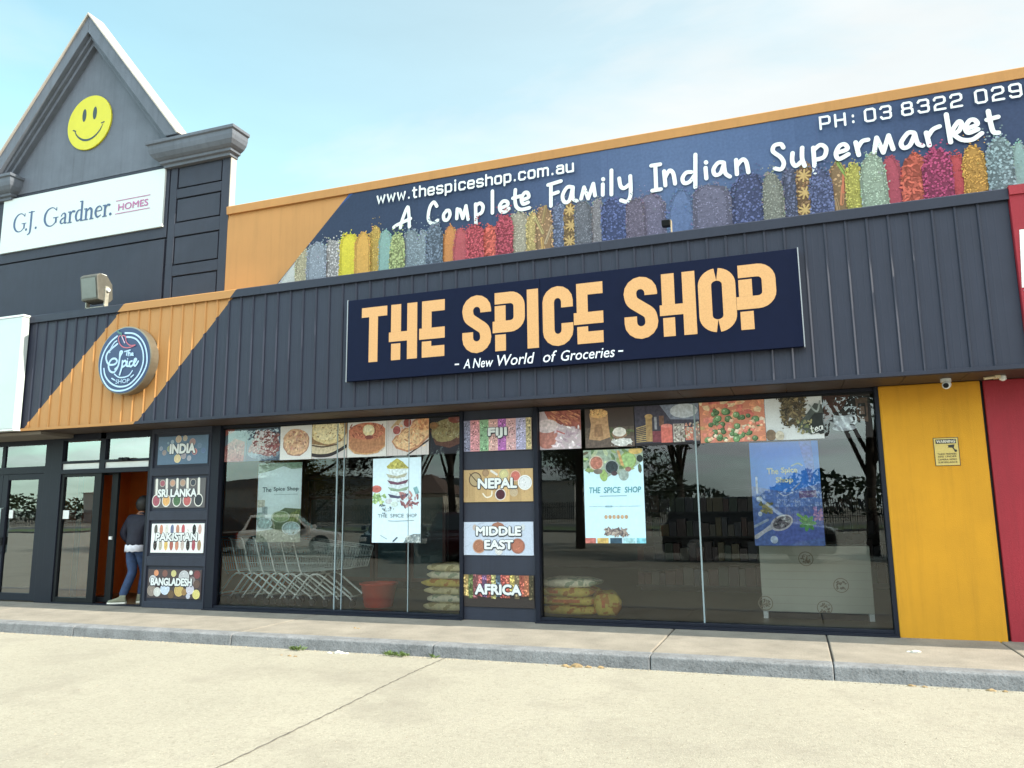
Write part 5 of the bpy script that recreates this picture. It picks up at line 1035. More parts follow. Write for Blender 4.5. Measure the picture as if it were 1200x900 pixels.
def sack_mat(name, c, ink):
    """woven bag cloth with irregular printed patches and creases"""
    m = mat(name, c, .65, .22, 9, 1.0, 16); t = m.node_tree; p = t.nodes['Principled BSDF']; base = p.inputs['Base Color'].links[0].from_socket
    n = t.nodes.new('ShaderNodeTexNoise'); n.inputs['Scale'].default_value = 7; n.inputs['Detail'].default_value = 2; tcn = [q for q in t.nodes if q.type == 'TEX_COORD'][0]; t.links.new(tcn.outputs['Object'], n.inputs[0])
    r = t.nodes.new('ShaderNodeMapRange'); r.inputs[1].default_value = .55; r.inputs[2].default_value = .58; r.inputs[4].default_value = .75; t.links.new(n.outputs[0], r.inputs[0])
    x = t.nodes.new('ShaderNodeMix'); x.data_type = 'RGBA'; t.links.new(r.outputs[0], x.inputs[0]); t.links.new(base, x.inputs[6]); x.inputs[7].default_value = (*ink, 1); t.links.new(x.outputs[2], p.inputs['Base Color']); return m
M_s = [sack_mat('sack_weave_cream', S(212, 200, 154), S(150, 132, 84)), sack_mat('sack_weave_yellow', S(205, 180, 84), S(176, 92, 34)), sack_mat('sack_weave_pale', S(222, 216, 190), S(120, 140, 110))]
M_lab = mat('sack_orange_print', S(200, 110, 50), .6, .25, 25)
ORS = ['lowest', 'second from floor', 'third from floor', 'fourth from floor', 'fifth from floor', 'topmost']
for i in range(6):
    sack('rice_sack', f'cream rice sack lying {ORS[i]} in the stack left of the centre pier', -4.72+.03*((i*5) % 3-1), .80+.02*((i*7) % 3-1), .014+.108*i, .80, .5, .118, M_s[(0, 2, 0, 1, 2, 0)[i]], .05*((i*3) % 4-1.5), 'rice sacks stacked by the centre pier', i+1)
ORF = [('lowest front', -3.02, 0, .9, 1), ('lowest', -2.95, 0, 0, 1), ('second from floor', -2.98, 1, .05, 1), ('third from floor', -3.00, 2, -.04, 1), ('topmost', -2.97, 3, .12, 2)]
for i, (w_, x, lv, rot, k) in enumerate(ORF[1:]):
    sack('flour_sack', f'yellow flour sack lying {w_} in the low pile right of the centre pier', x, .82, .014+.117*lv, .86, .52, .13, M_s[k], rot, 'flour sacks piled by the centre pier', 10+i, M_lab if i in (1, 2) else None)
sack('flour_sack', 'yellow flour sack leaning against the right end of the low pile', -2.46, .80, .014, .40, .46, .30, M_s[1], .3, 'flour sacks piled by the centre pier', 31, M_lab)
t = thing('red_tub', 'dull red plastic tub on the shop floor behind the left window', 'tub', (-5.95, .8, .012))
m = MB(); m.lathe(-5.95, .8, [(.20, .013), (.215, .03), (.265, .33), (.29, .34), (.29, .365), (.262, .365), (.25, .33), (.19, .05)], 24); m.build('tub_body', mat('red_plastic', S(196, 60, 44), .45, .08), t, smooth=True)
t = thing('printed_counter', 'pale timber look display counter with brown round stamps in the right window', 'counter', (.18, 1.2, .012))
m = MB(); m.box(-.47, .84, .98, 1.5, .10, .92); m.build('body', mat('pale_printed_board', (.36, .37, .32), .6, .06, 2), t, bevel=.006)
m = MB(); m.box(-.40, .77, 1.03, 1.45, .013, .098); m.build('plinth', M_black, t)
m = MB(); m.box(-.465, -.405, .985, 1.49, .013, .098); m.box(.775, .835, .985, 1.49, .013, .098); m.build('foot', M_white, t)
a = Art(.9795, -.47, .10); ST = S(128, 116, 98)
for q in range(1, 8): a.rect(.0, 1.31, .1*q, .1*q+.003, S(150, 148, 134))
for x, z in ((.56, .66), (.04, .10), (.74, .06), (.95, .34)):
    for r_ in (.085,): a.stroke([(x+r_*math.cos(R(d)), max(.005, z+r_*math.sin(R(d)))) for d in range(0, 360, 20)], .010, ST, 2, closed=True)
    a.grains(x-.055, x+.055, max(.01, z-.05), z+.05, 26, .012, [ST, S(116, 104, 88)])
a.build('stamp_print', M_print, t, fix=False)
t = thing('display_fridge', 'dark three door display fridge standing deep inside the left window', 'fridge', (-7.4, 3.4, .012))
m = MB(); m.box(-8.9, -5.9, 3.2, 3.9, .02, 2.05); m.build('cabinet', M_black, t, bevel=.01)
for k in range(4):
    x0 = -8.86+.74*k
    m = MB(); m.box(x0, x0+.06, 3.15, 3.198, .15, 1.72); m.box(x0+.64, x0+.70, 3.15, 3.198, .15, 1.72); m.box(x0+.06, x0+.64, 3.151, 3.197, .15, .22); m.box(x0+.06, x0+.64, 3.151, 3.197, 1.66, 1.72); d = m.build('door', mat('dark_red_frame', (.05, .02, .018), .4) if 'dark_red_frame' not in bpy.data.materials else bpy.data.materials['dark_red_frame'], t)
    m = MB(); m.box(x0+.06, x0+.64, 3.165, 3.19, .22, 1.66); m.build('pane', mat('teal_fridge_glass', (.05, .09, .10), .15) if 'teal_fridge_glass' not in bpy.data.materials else bpy.data.materials['teal_fridge_glass'], d)
def rack(label, x, y):
    t = thing('shelf_rack', label, 'shelf', (x, y, .012), 'shop shelf racks')
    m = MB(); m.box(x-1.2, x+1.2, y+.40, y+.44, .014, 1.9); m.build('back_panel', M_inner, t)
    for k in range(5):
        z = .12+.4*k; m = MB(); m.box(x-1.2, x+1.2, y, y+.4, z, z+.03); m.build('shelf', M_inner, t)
        if k < 4:
            g_ = MB(); xx = x-1.17
            while xx < x+1.05:
                ww = RN.uniform(.09, .18); g_.box(xx, xx+ww-.01, y+.03, y+.34, z+.031, z+.031+RN.uniform(.18, .32), S(*RN.choice([(80, 40, 34), (40, 56, 42), (90, 76, 40), (48, 48, 62), (90, 84, 76), (62, 40, 44)]))); xx += ww
            g_.build('packet_row', M_print, t)
    return t
rack('tall shelf rack of packets deep behind the posters in the right window', -1.4, 3.6)
rack('tall shelf rack of packets beyond the pale counter near the yellow wall', 1.0-.3, 4.6)

# ------------------------------------------------------------------ the person walking in at the door
def skin(verts, edges, name, m, parent, sub=2, root=0):
    """one continuous surface grown round a skeleton of (x, y, z, radius) joints"""
    me = bpy.data.meshes.new(name); off = wloc(parent); bm = bmesh.new(); ly = bm.verts.layers.skin.verify()
    vv = [bm.verts.new((x-off.x, y-off.y, z-off.z)) for x, y, z, r in verts]
    for v, (x, y, z, r) in zip(vv, verts): v[ly].radius = r if isinstance(r, tuple) else (r, r)
    vv[root][ly].use_root = True
    for a_, b_ in edges: bm.edges.new((vv[a_], vv[b_]))
    bm.to_mesh(me); bm.free(); o = bpy.data.objects.new(name, me); col.objects.link(o)
    o.modifiers.new('skin', 'SKIN').use_smooth_shade = True
    s_ = o.modifiers.new('sub', 'SUBSURF'); s_.levels = s_.render_levels = sub
    bpy.context.view_layer.update(); dg = bpy.context.evaluated_depsgraph_get(); nm = bpy.data.meshes.new_from_object(o.evaluated_get(dg))
    bpy.data.objects.remove(o); bpy.data.meshes.remove(me); nm.name = name; nm.materials.clear(); nm.materials.append(m)
    nm.polygons.foreach_set('use_smooth', [True]*len(nm.polygons))
    o = bpy.data.objects.new(name, nm); col.objects.link(o); o.parent = parent; return o
M_skin = mat('skin', S(150, 105, 80), .55, .06, 8); M_jkt = mat('navy_jacket_cloth', (.008, .009, .022), .8, .35, 9, 1.0, 11); M_jean = mat('blue_denim', (.022, .046, .11), .85, .4, 10, 1.0, 13); M_hair = mat('black_hair', (.008, .007, .007), .6, .2, 40); M_shirt = mat('pale_shirt', S(215, 218, 232), .8, .08); M_shoe = mat('grey_suede', S(120, 122, 104), .85, .12, 10); M_sole = mat('white_rubber_sole', (.66, .66, .6), .7, .05)
pr = thing('person', 'person in navy jacket and blue jeans stepping in through the open door, seen from behind', 'person', (-10.14, .22, .012))
hipL, kneL, ankL = (-10.24, .24, .87), (-10.17, .25, .50), (-10.19, .07, .10)
hipR, kneR, ankR = (-10.06, .27, .87), (-10.05, .38, .49), (-10.06, .33, .10)
shL, elL, wrL = (-10.325, .29, 1.345), (-10.43, .23, 1.10), (-10.34, .36, .93)
shR, elR, wrR = (-9.965, .35, 1.335), (-9.86, .39, 1.08), (-9.89, .57, .96)
pel, bel, che, nek, hd = (-10.15, .25, .90), (-10.15, .27, 1.08), (-10.15, .31, 1.28), (-10.155, .345, 1.43), (-10.15, .365, 1.50)
mid = lambda a_, b_, t_=.5: tuple(a_[i]*(1-t_)+b_[i]*t_ for i in range(3))
V_ = [(*pel, .10), (*bel, .10), (*che, .11), (*nek, .058), (*hd, .06), (*hipL, .085), (*mid(hipL, kneL), .075), (*kneL, .055), (*mid(kneL, ankL, .4), .055), (*ankL, .036), (*hipR, .085), (*mid(hipR, kneR), .075), (*kneR, .055), (*mid(kneR, ankR, .4), .055), (*ankR, .036),
      (*shL, .06), (*elL, .042), (*wrL, .028), (*shR, .06), (*elR, .042), (*wrR, .028)]
E_ = [(0, 1), (1, 2), (2, 3), (3, 4), (0, 5), (5, 6), (6, 7), (7, 8), (8, 9), (0, 10), (10, 11), (11, 12), (12, 13), (13, 14), (2, 15), (15, 16), (16, 17), (2, 18), (18, 19), (19, 20)]
def hand(wr, d, s):
    """palm, four curled fingers of unequal length and a thumb, as one chain tree rooted in the wrist"""
    b = len(V_); wi = 17 if s < 0 else 20; d = Vector(d).normalized(); side = Vector((.55, .8, 0)).normalized()
    p = Vector(wr)+d*.055; V_.append((*p, .030)); E_.append((wi, b))
    for k, ln in enumerate((.066, .076, .072, .056)):
        q0 = p+d*.030+side*(k-1.5)*.021; q1 = q0+d*ln*.55; q2 = q1+(d*.6+Vector((0, .6, .1))).normalized()*ln*.5; n = len(V_)
        V_.extend([(*q0, .010), (*q1, .009), (*q2, .007)]); E_.extend([(b, n), (n, n+1), (n+1, n+2)])
    n = len(V_); q = Vector(wr)+d*.03+side*-.035; V_.extend([(*q, .012), (*(q+d*.045+side*-.018), .009)]); E_.extend([(b, n), (n, n+1)])
hand(wrL, (.25, .35, -.9), -1); hand(wrR, (-.1, .45, -.85), 1)
body = skin(V_, E_, 'body', M_skin, pr, 1)
# head as a shaped loft with brow, nose, chin
m = MB(); hc = Vector((-10.145, .385, 1.572)); nu, nv = 20, 14; vs = []; fs = []; fd = Vector((.35, .93, -.1)).normalized(); sdv = fd.cross(Vector((0, 0, 1))).normalized(); upv = sdv.cross(fd)
for j_ in range(nv+1):
    ph = -math.pi/2+math.pi*j_/nv
    for i in range(nu):
        th = 2*math.pi*i/nu; z = math.sin(ph); f = math.cos(ph)*math.cos(th); s_ = math.cos(ph)*math.sin(th)
        rf = .098+(.006 if f < 0 else 0); rs = .076*(1-.18*max(0, -z)); k = f*rf
        if f > .8 and abs(s_) < .25 and -.35 < z < .1: k += .022*(1-abs(s_)/.25)
        if f > .6 and .05 < z < .25 and .2 < abs(s_) < .55: k -= .010
        if z < -.55 and f > 0: k += .012
        vs.append(tuple(hc+fd*k+sdv*s_*rs+upv*z*.118))
for j_ in range(nv):
    for i in range(nu): fs.append((j_*nu+i, j_*nu+(i+1) % nu, (j_+1)*nu+(i+1) % nu, (j_+1)*nu+i))
m.geo(vs, fs)
for s_ in (-1, 1): c_ = hc+sdv*.078*s_-fd*.005; m.tube([c_-upv*.03, c_+sdv*.012*s_, c_+upv*.03+sdv*.008*s_], [.008, .014, .010], 8)
m.build('head', M_skin, pr, smooth=True)
m = MB()
for s_ in (-1, 1):
    c_ = hc+fd*.088+sdv*.031*s_+upv*.012; m.tube([c_-sdv*.011, c_+fd*.004, c_+sdv*.011], [.004, .008, .004], 6)
m.build('eyes', M_hair, pr)
m = MB(); vs = []; fs = []; rr = random.Random(4)
for j_ in range(nv+1):
    ph = -math.pi/2+math.pi*j_/nv
    for i in range(nu):
        th = 2*math.pi*i/nu; z = math.sin(ph); f = math.cos(ph)*math.cos(th); s_ = math.cos(ph)*math.sin(th); g_ = 1.0+rr.uniform(-.02, .10)
        q = hc-fd*.014+upv*.012+fd*f*.122*g_+sdv*s_*.116*g_+upv*z*.138*g_
        if f > .25 and z < .45: q = hc-fd*.0+upv*(z*.09)+fd*f*.06+sdv*s_*.07
        if z < -.7: q = hc-fd*.045+upv*-.105+fd*f*.06+sdv*s_*.06
        vs.append(tuple(q))
for j_ in range(nv):
    for i in range(nu): fs.append((j_*nu+i, j_*nu+(i+1) % nu, (j_+1)*nu+(i+1) % nu, (j_+1)*nu+i))
m.geo(vs, fs); m.build('hair', M_hair, pr, smooth=True)
J = [(-10.15, .24, .875, (.165, .13)), (-10.15, .245, .965, (.168, .13)), (*bel, (.165, .13)), (*che, (.17, .135)), (-10.155, .34, 1.40, (.085, .08)), (-10.152, .355, 1.455, .070), (*shL, .085), (*mid(shL, elL), .072), (*elL, .066), (*mid(elL, wrL, .9), .046), (*shR, .085), (*mid(shR, elR), .072), (*elR, .066), (*mid(elR, wrR, .9), .046)]
skin(J, [(0, 1), (1, 2), (2, 3), (3, 4), (4, 5), (3, 6), (6, 7), (7, 8), (8, 9), (3, 10), (10, 11), (11, 12), (12, 13)], 'jacket', M_jkt, pr, 2)
m = MB(); n = 22; pts = lambda k, z: [(-10.152+.172*k*math.cos(2*math.pi*i/n), .245+.138*k*math.sin(2*math.pi*i/n), z+.012*math.sin(3*i)) for i in range(n)]
m.geo(pts(.98, .93)+pts(1.0, .825)+pts(.97, .825)+pts(.94, .93), [(a_*n+i, a_*n+(i+1) % n, (a_+1)*n+(i+1) % n, (a_+1)*n+i) for a_ in range(3) for i in range(n)]); m.build('shirt_hem', M_shirt, pr, smooth=True)
Jn = [(-10.15, .245, .90, (.15, .12)), (-10.15, .245, .97, (.145, .115)), (*hipL, .105), (*mid(hipL, kneL), .092), (*kneL, .074), (*mid(kneL, ankL, .45), .072), (*mid(kneL, ankL, .97), .062), (*hipR, .105), (*mid(hipR, kneR), .092), (*kneR, .074), (*mid(kneR, ankR, .45), .072), (*mid(kneR, ankR, .97), .062)]
skin(Jn, [(0, 1), (0, 2), (2, 3), (3, 4), (4, 5), (5, 6), (0, 7), (7, 8), (8, 9), (9, 10), (10, 11)], 'jeans', M_jean, pr, 2)
for (ax, ay, az), d in ((ankL, (-.80, -.45)), (ankR, (-.35, .85))):
    d = Vector((*d, 0)).normalized(); s_ = Vector((-d.y, d.x, 0)); b_ = Vector((ax, ay, .014))
    out_ = [(-.075, .030), (-.06, .04), (0, .042), (.09, .046), (.15, .045), (.19, .028), (.20, 0)]
    loop = [(u, v) for u, v in out_]+[(u, -v) for u, v in out_[-2::-1]]
    def ring(k, z, u0=0, cut=None): return [tuple(b_+d*(min(u, cut) if cut is not None else u)*k+d*u0+s_*v*k+Vector((0, 0, z))) for u, v in loop]
    nn = len(loop)
    def shell(rs): return [v for r_ in rs for v in r_], [(a_*nn+i, a_*nn+(i+1) % nn, (a_+1)*nn+(i+1) % nn, (a_+1)*nn+i) for a_ in range(len(rs)-1) for i in range(nn)]+[tuple(range(nn-1, -1, -1)), tuple((len(rs)-1)*nn+i for i in range(nn))]
    up = MB(); up.geo(*shell([ring(1.0, .029), ring(.99, .055), ring(.9, .08, 0, .12), ring(.82, .11, -.005, .04), ring(.8, .135, -.01, .03)])); sh_ = up.build('shoe', M_shoe, pr, smooth=True)
    so_ = MB(); so_.geo(*shell([ring(1.03, .0), ring(1.06, .012), ring(1.05, .030)])); so_.build('sole', M_sole, sh_)
# ------------------------------------------------------------------ kerb weeds and litter
RN.seed(9); M_weed = mat('weed_leaf', (.10, .15, .04), .6, .3, 20); M_weed2 = mat('weed_stalk', (.16, .17, .05), .7, .3, 20)
def weed(label, x, y, r, n):
    t = thing('kerb_weed', label, 'weed', (x, y, -.13), 'weeds growing at the kerb')
    m = MB(); st = MB()
    for _ in range(n):
        a_ = RN.uniform(0, 6.28); rr = r*math.sqrt(RN.random()); px, py = x+rr*math.cos(a_)*1.6, y+rr*math.sin(a_)*.5; h = RN.uniform(.015, .06); lx, ly_ = RN.uniform(-.05, .05), RN.uniform(-.05, .03); w_ = RN.uniform(.008, .018)
        m.face([(px, py, -.125), (px+lx*.5-w_, py+ly_*.5, -.13+h*.7), (px+lx, py+ly_, -.13+h), (px+lx*.5+w_, py+ly_*.5+.004, -.13+h*.65)])
        if RN.random() < .25: m.tube([(px, py, -.13), (px+lx*.4, py+ly_*.4, -.13+h*.8)], .0018, 4)
    m.build('leaves', M_weed, t, fix=False)
weed('bright green weed tuft at the foot of the kerb below the left window', -5.45, -1.955, .06, 50)
weed('spreading weed patch along the kerb below the centre pier', -4.15, -1.955, .085, 60)
weed('tiny weed sprig at the kerb just right of the spreading patch', -3.72, -1.945, .025, 12)
M_lit = mat('pale_litter', (.62, .60, .55), .8, .1); M_leaf = mat('dry_leaf', (.26, .18, .09), .8, .3, 25)
def scrap(nm, label, cat, pieces, mt, grp):
    x0, y0, z0 = pieces[0][:3]; m = MB()
    for x, y, z, s_ in pieces:
        a_ = RN.uniform(0, 3.14); vs = []
        for lv, k in ((0, 1), (.35, .9), (.6, .4)):
            for i in range(6):
                th = i*math.pi/3+a_; q = s_*k*RN.uniform(.7, 1.15); vs.append((x+q*math.cos(th)*1.5, y+q*math.sin(th)*.8, z+s_*lv*RN.uniform(.6, 1.2)+.001))
        m.geo(vs, [(l*6+i, l*6+(i+1) % 6, (l+1)*6+(i+1) % 6, (l+1)*6+i) for l in range(2) for i in range(6)]+[tuple(12+i for i in range(6)), tuple(range(5, -1, -1))])
    o = m.build(nm, mt); return tag(o, label, cat, grp)
scrap('litter', 'crumpled white paper scrap on the ground between the two kerb weeds', 'litter', [(-4.86, -1.99, -.13, .045), (-4.97, -2.0, -.13, .025), (-4.76, -1.985, -.13, .02)], M_lit, None)
scrap('litter', 'dry brown leaf heap and wrapper against the kerb below the right window', 'litter', [(-2.14, -1.96, -.13, .05), (-2.26, -1.97, -.13, .03), (-2.02, -1.965, -.13, .028), (-1.9, -1.955, -.13, .03), (-2.2, -2.02, -.13, .02)], M_leaf, None)
scrap('litter', 'small pale scrap lying on the pavement before the yellow wall', 'litter', [(1.02, -1.02, 0, .035), (.96, -1.0, 0, .02)], M_lit, None)
scrap('litter', 'dark twig bits lying flat on the ground left of the paper scrap', 'litter', [(-5.3, -2.28, -.13, .02), (-5.22, -2.29, -.13, .018), (-5.42, -2.26, -.13, .012)], M_leaf, None)
scrap('litter', 'brown leaf crumb on the pavement under the red tub window', 'litter', [(-5.2, -1.1, 0, .018), (-5.14, -1.12, 0, .014)], M_leaf, None)
scrap('litter', 'dry leaves gathered at the kerb before the red wall', 'litter', [(.85, -1.95, -.13, .026), (.95, -1.96, -.13, .02), (1.45, -1.95, -.13, .028), (1.55, -1.96, -.13, .02)], M_leaf, None)
gr = MB()
for _ in range(900):
    x = RN.uniform(-13, 3); y = -1.93-abs(RN.gauss(0, .035)); s_ = RN.uniform(.003, .011); gr.geo([(x-s_, y-s_, -.13), (x+s_, y-s_*.8, -.13), (x+s_*.8, y+s_, -.13), (x-s_, y+s_*.7, -.13), (x, y, -.13+s_*1.2)], [(0, 1, 4), (1, 2, 4), (2, 3, 4), (3, 0, 4)])
for _ in range(500):
    x = RN.uniform(-11, 3); y = RN.uniform(-7, -2); s_ = RN.uniform(.002, .007); gr.geo([(x-s_, y-s_, -.13), (x+s_, y-s_*.8, -.13), (x+s_*.8, y+s_, -.13), (x-s_, y+s_*.7, -.13), (x, y, -.13+s_*1.2)], [(0, 1, 4), (1, 2, 4), (2, 3, 4), (3, 0, 4)])
tag(gr.build('kerb_grit', mat('grit', (.26, .23, .18), .9, .4, 40), fix=False), kind='stuff')

# ------------------------------------------------------------------ across the car park (seen in the glass)
vg = MB(); vg.face([(-160, -42, -.126), (160, -42, -.126), (160, -56, -.126), (-160, -56, -.126)]); tag(vg.build('grass_verge', mat('verge_grass', (.07, .10, .025), .9, .35, .8, .5, 30), fix=True), kind='structure')
rd = MB(); rd.face([(-160, -56, -.122), (160, -56, -.122), (160, -66, -.122), (-160, -66, -.122)]); tag(rd.build('road', mat('road_asphalt', (.06, .06, .06), .85, .1, 1)), kind='structure')
vk = MB(); vk.box(-160, 160, -42.0, -41.8, -.3, 0); tag(vk.build('verge_kerb', M_kerb), kind='structure')
M_bark = mat('dark_bark', (.06, .045, .035), .9, .3, 8, .5, 30)
def leaf_mat(nm, c):
    m = mat(nm, c, .55, .35, 1.3); p = m.node_tree.nodes['Principled BSDF']; p.inputs['Transmission Weight'].default_value = 0; return m
M_lf = [leaf_mat('dark_leaves', (.04, .062, .026)), leaf_mat('olive_leaves', (.06, .075, .028)), leaf_mat('red_brown_leaves', (.065, .042, .03))]
def tree(label, x, y, h, cr, mt, seed, n=3000, low=.35, lean=0):
    rr = random.Random(seed); t = thing('car_park_tree', label, 'tree', (x, y, -.13), 'trees across the car park')
    tr = MB(); tr.tube([(x, y, -.13), (x+.1*lean, y, h*.2), (x+.3*lean, y+.1, h*.42), (x+.4*lean, y, h*.7)], [.20, .16, .12, .05], 10); cs = []
    for i in range(9):
        a_ = rr.uniform(0, 6.28); q = cr*rr.uniform(.35, .8); zz = h*rr.uniform(low+.15, .92); b_ = (x+.25*lean, y, h*rr.uniform(.22, .5)); e = (x+q*math.cos(a_), y+q*math.sin(a_), zz)
        tr.tube([b_, tuple((b_[k]*.4+e[k]*.6)+(.2 if k == 2 else 0) for k in range(3)), e], [.08, .05, .02], 6); cs.append((e, cr*rr.uniform(.32, .55)))
    cs.append(((x, y, h*.75), cr*.6)); tr.build('trunk', M_bark, t, smooth=True)
    m = MB()
    for _ in range(int(n*2.4)):
        (cx, cy, cz), r = rr.choice(cs); d = Vector((rr.gauss(0, 1), rr.gauss(0, 1), rr.gauss(0, .8))).normalized()*r*rr.random()**.4
        p = Vector((cx, cy, cz))+d; u = Vector((rr.gauss(0, 1), rr.gauss(0, 1), rr.gauss(0, 1))).normalized(); v = u.orthogonal().normalized(); s_ = rr.uniform(.06, .15)
        m.face([p-u*s_, p+v*s_*.45, p+u*s_, p-v*s_*.45])
    m.build('crown', mt, t, fix=False); return t
tree('broad dark tree mirrored at the right end of the right window', 2.2, -17, 8.5, 3.4, M_lf[0], 1, 2600, .35, .6)
tree('dense dark tree mirrored left of the colour swatch poster', -8.2, -21, 8.0, 3.3, M_lf[0], 2, 6000, .12)
tree('tall reddish tree mirrored above the silver car', -20.2, -19, 10, 3.6, M_lf[2], 3, 6500, .2)
tree('thin olive tree mirrored beside the centre pier', -13.2, -19.5, 8.6, 2.2, M_lf[1], 4, 2400, .3)
tree('round dark tree mirrored at the left edge of the left window', -35, -38, 7, 3.4, M_lf[0], 5, 2600, .15)
tree('tall dark tree mirrored behind the spice bowl stack', -17.2, -24, 9.5, 3.0, M_lf[0], 6, 6000, .12)
tree('spreading olive tree mirrored over the dark car', -4.8, -26, 8.5, 3.0, M_lf[1], 7, 4500, .25)
tree('low bushy olive tree mirrored in the entrance door glass', -31, -36, 5, 4.2, leaf_mat('golden_olive_leaves', (.10, .085, .02)), 8, 3200, .05)
M_tyre = M_rub; M_win = mat('car_window', (.012, .014, .016), .05, .05); M_alloy = mat('alloy_rim', (.45, .45, .46), .35, .05, metal=.6); M_tail = mat('red_tail_lamp', (.35, .01, .01), .2); M_headl = mat('clear_head_lamp', (.6, .62, .62), .15)
def car(name, label, x, y, rot, Lc, Wc, Hc, paint, kind):
    t = thing(name, label, 'car', (0, 0, 0)); h = Lc/2; b0 = .24; belt = Hc*.60; hw = Wc/2
    fw_ = .62 if kind == 'suv' else .55
    low = [(-h, b0+.12), (-h+.05, b0), (h-.06, b0), (h, b0+.15), (h-.03, belt*.80), (h-.25, belt*.88), (h*.46, belt), (-h+.10, belt), (-h+.01, belt*.85)]
    m = MB(); m.prism(low, -hw, hw); m.build('body', paint, t, bevel=.07)
    rear = -h+.14 if kind != 'sedan' else -h+.75
    up = [(rear, belt-.01), (rear+(.18 if kind == 'suv' else .32), Hc-.03), (rear+.6, Hc), (h*.10, Hc-.01), (h*.46, belt-.01)]
    yy = lambda z: hw-.06-(z-belt)*.28
    vs = [(px, -yy(z), z) for px, z in up]+[(px, yy(z), z) for px, z in up]; n = len(up)
    m = MB(); m.geo(vs, [tuple(range(n)), tuple(range(2*n-1, n-1, -1))]+[(i, i+n, (i+1) % n+n, (i+1) % n) for i in range(n)]); m.build('cabin', paint, t, bevel=.03)
    for s_ in (-1, 1):
        m = MB()
        z0, z1 = belt+.04, Hc-.10; xr = lambda z: rear+.08+(z-belt)/(Hc-belt)*(.16 if kind == 'suv' else .28)+.06; xf = lambda z: h*.46-(z-belt)/(Hc-belt)*(h*.36)-.10
        for a_, b_ in ((0, .46), (.49, 1)):
            q = [(xr(z0)+(xf(z0)-xr(z0))*a_, z0), (xr(z0)+(xf(z0)-xr(z0))*b_, z0), (xr(z1)+(xf(z1)-xr(z1))*b_, z1), (xr(z1)+(xf(z1)-xr(z1))*a_, z1)]
            m.face([(px, s_*(yy(z)+.006), z) for px, z in q])
        m.build('side_window', M_win, t)
        for wx in (-h*.60, h*.62):
            r_ = .33 if kind != 'suv' else .38
            w_ = MB(); w_.lathe(wx, r_, [(r_*.6, s_*(hw-.19)), (r_*.97, s_*(hw-.18)), (r_, s_*(hw-.1)), (r_*.97, s_*(hw+.008)), (r_*.66, s_*(hw+.014))], 26, 'y'); wo = w_.build('wheel', M_tyre, t)
            q = MB(); q.lathe(wx, r_, [(r_*.66, s_*(hw+.015)), (r_*.6, s_*(hw+.02)), (r_*.15, s_*(hw+.012))], 20, 'y'); q.build('rim', M_alloy, wo)
            q = MB(); q.lathe(wx, r_+.01, [(r_*1.17, s_*(hw-.05)), (r_*1.17, s_*(hw+.004))], 26, 'y'); q.build('wheel_arch', M_rub, t)
        q = MB(); q.box(-h-.005, -h+.10, s_*hw*.98-.12*(s_ > 0), s_*hw*.98+.12*(s_ < 0), belt*.62, belt*.92); q.build('tail_lamp', M_tail, t, bevel=.02)
        q = MB(); q.box(h-.16, h-.005, s_*hw*.97-.22*(s_ > 0), s_*hw*.97+.22*(s_ < 0), belt*.66, belt*.82); q.build('headlight', M_headl, t, bevel=.02)
        q = MB(); q.box(h*.36, h*.44, s_*(hw+.10)-.09, s_*(hw+.10)+.07, belt+.02, belt+.15); q.build('mirror', paint, t, bevel=.02)
    m = MB(); z0, z1 = belt+.05, Hc-.07
    fx = lambda z: h*.46-(z-belt)/(Hc-belt)*(h*.36)+.012
    m.face([(fx(z0), -yy(z0)+.08, z0), (fx(z0), yy(z0)-.08, z0), (fx(z1), yy(z1)-.08, z1), (fx(z1), -yy(z1)+.08, z1)]); m.build('windscreen', M_win, t)
    t.location = (x, y, -.13); t.rotation_euler.z = rot; return t
P_sil = mat('silver_car_paint', (.78, .77, .74), .4, .03, 2); P_blk = mat('black_car_paint', (.010, .010, .012), .12, .05); P_drk = mat('dark_red_car_paint', (.035, .006, .008), .15, .05)
car('silver_hatchback', 'silver hatchback parked across the car park, mirrored behind the trolleys', -17.9, -15.2, R(-28), 3.7, 1.68, 1.5, P_sil, 'hatch')
car('dark_car', 'black car parked left of the silver hatchback, mirrored at the left edge', -21.6, -15.6, R(-60), 4.3, 1.75, 1.45, P_blk, 'sedan')
car('dark_car', 'dark red car parked behind, mirrored left of the centre pier', -10.3, -13.6, R(75), 4.4, 1.78, 1.5, P_drk, 'sedan')
car('dark_car', 'dark blue car parked beyond the red tub, mirrored right of the silver hatchback', -13.6, -15.4, R(70), 4.3, 1.76, 1.48, mat('dark_blue_car_paint', (.008, .012, .03), .15, .05), 'hatch')
car('black_off_roader', 'large black off-roader parked behind the viewer, mirrored between two posters', -1.3, -14.4, R(4), 4.8, 1.9, 1.85, P_blk, 'suv')
car('dark_car', 'black wagon parked nose in, mirrored at the right end of the window', 4.3, -15.5, R(80), 4.6, 1.85, 1.7, P_blk, 'suv')
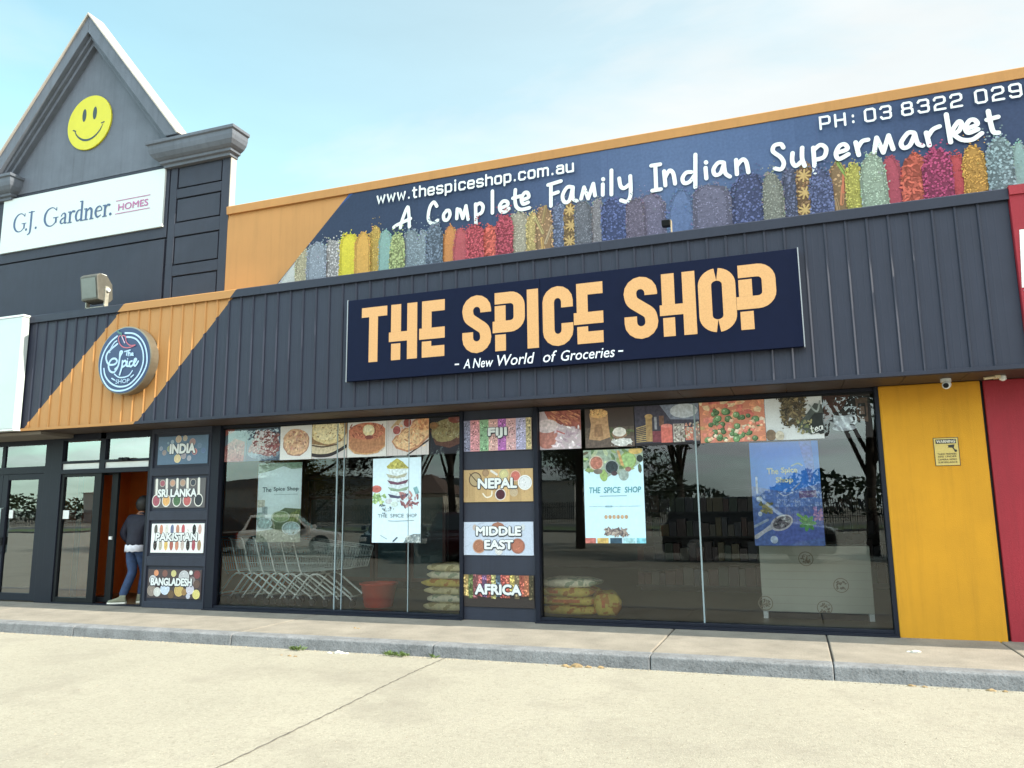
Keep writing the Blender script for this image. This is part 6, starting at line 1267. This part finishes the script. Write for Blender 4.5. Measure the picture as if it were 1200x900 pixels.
# palisade fence and long shed far across the road
t = thing('palisade_fence', 'grey steel palisade fence across the road, mirrored in the glass doors', 'fence', (-60, -68, -.13))
f = MB(); x = -120
while x < 20: f.box(x, x+.08, -68.02, -68, -.1, 2.1); x += .2
f.build('pales', M_frame, t)
f = MB(); f.box(-120, 20, -67.99, -67.94, .3, .36); f.box(-120, 20, -67.99, -67.94, 1.6, 1.66); f.build('rail', M_frame, t)
t = thing('warehouse', 'long low pale warehouse beyond the fence, mirrored in the doors', 'building', (-75, -100, -.13))
f = MB(); f.box(-125, -30, -112, -100, -.13, 5.5); f.build('wall', mat('pale_sheet_wall', (.45, .45, .43), .6, .05), t)
f = MB(); f.prism([(-126, 5.51), (-29, 5.51), (-77.5, 7.6)], -112.5, -99.5); f.build('roof', mat('grey_sheet_roof', (.2, .21, .22), .5), t)
f = MB()
for k in range(5): f.box(-118+18*k, -112+18*k, -99.99, -99.9, -.1, 4.2)
f.build('roller_door', M_white, t)
t = thing('house', 'cream house with hipped roof beyond the trees, mirrored in the door glass', 'building', (-45, -74, -.13))
f = MB(); f.box(-51, -39, -84, -74, -.13, 3.4); f.build('wall', mat('cream_wall', (.5, .46, .38), .8), t)
f = MB(); f.geo([(-51.5, -84.5, 3.41), (-38.5, -84.5, 3.41), (-38.5, -73.5, 3.41), (-51.5, -73.5, 3.41), (-47, -79, 6), (-43, -79, 6)], [(0, 1, 5, 4), (1, 2, 5), (2, 3, 4, 5), (3, 0, 4), (3, 2, 1, 0)]); f.build('roof', mat('brown_tiles', (.13, .08, .06), .8), t)
RN.seed(2)
hg = MB()
for _ in range(16000):
    x = RN.uniform(-190, 120); hh = 5.5+1.8*math.sin(x*.13)+1.2*math.sin(x*.37+1); z = hh*RN.random()**.7-.1; y = -122+RN.uniform(-4, 4); s_ = RN.uniform(.25, .7); u = Vector((RN.gauss(0, 1), RN.gauss(0, 1), RN.gauss(0, 1))).normalized(); v = u.orthogonal().normalized(); p = Vector((x, y, z))
    hg.face([p-u*s_, p+v*s_*.6, p+u*s_, p-v*s_*.6])
tag(hg.build('far_tree_belt', M_lf[0], fix=False), kind='stuff')
bpy.context.view_layer.update()
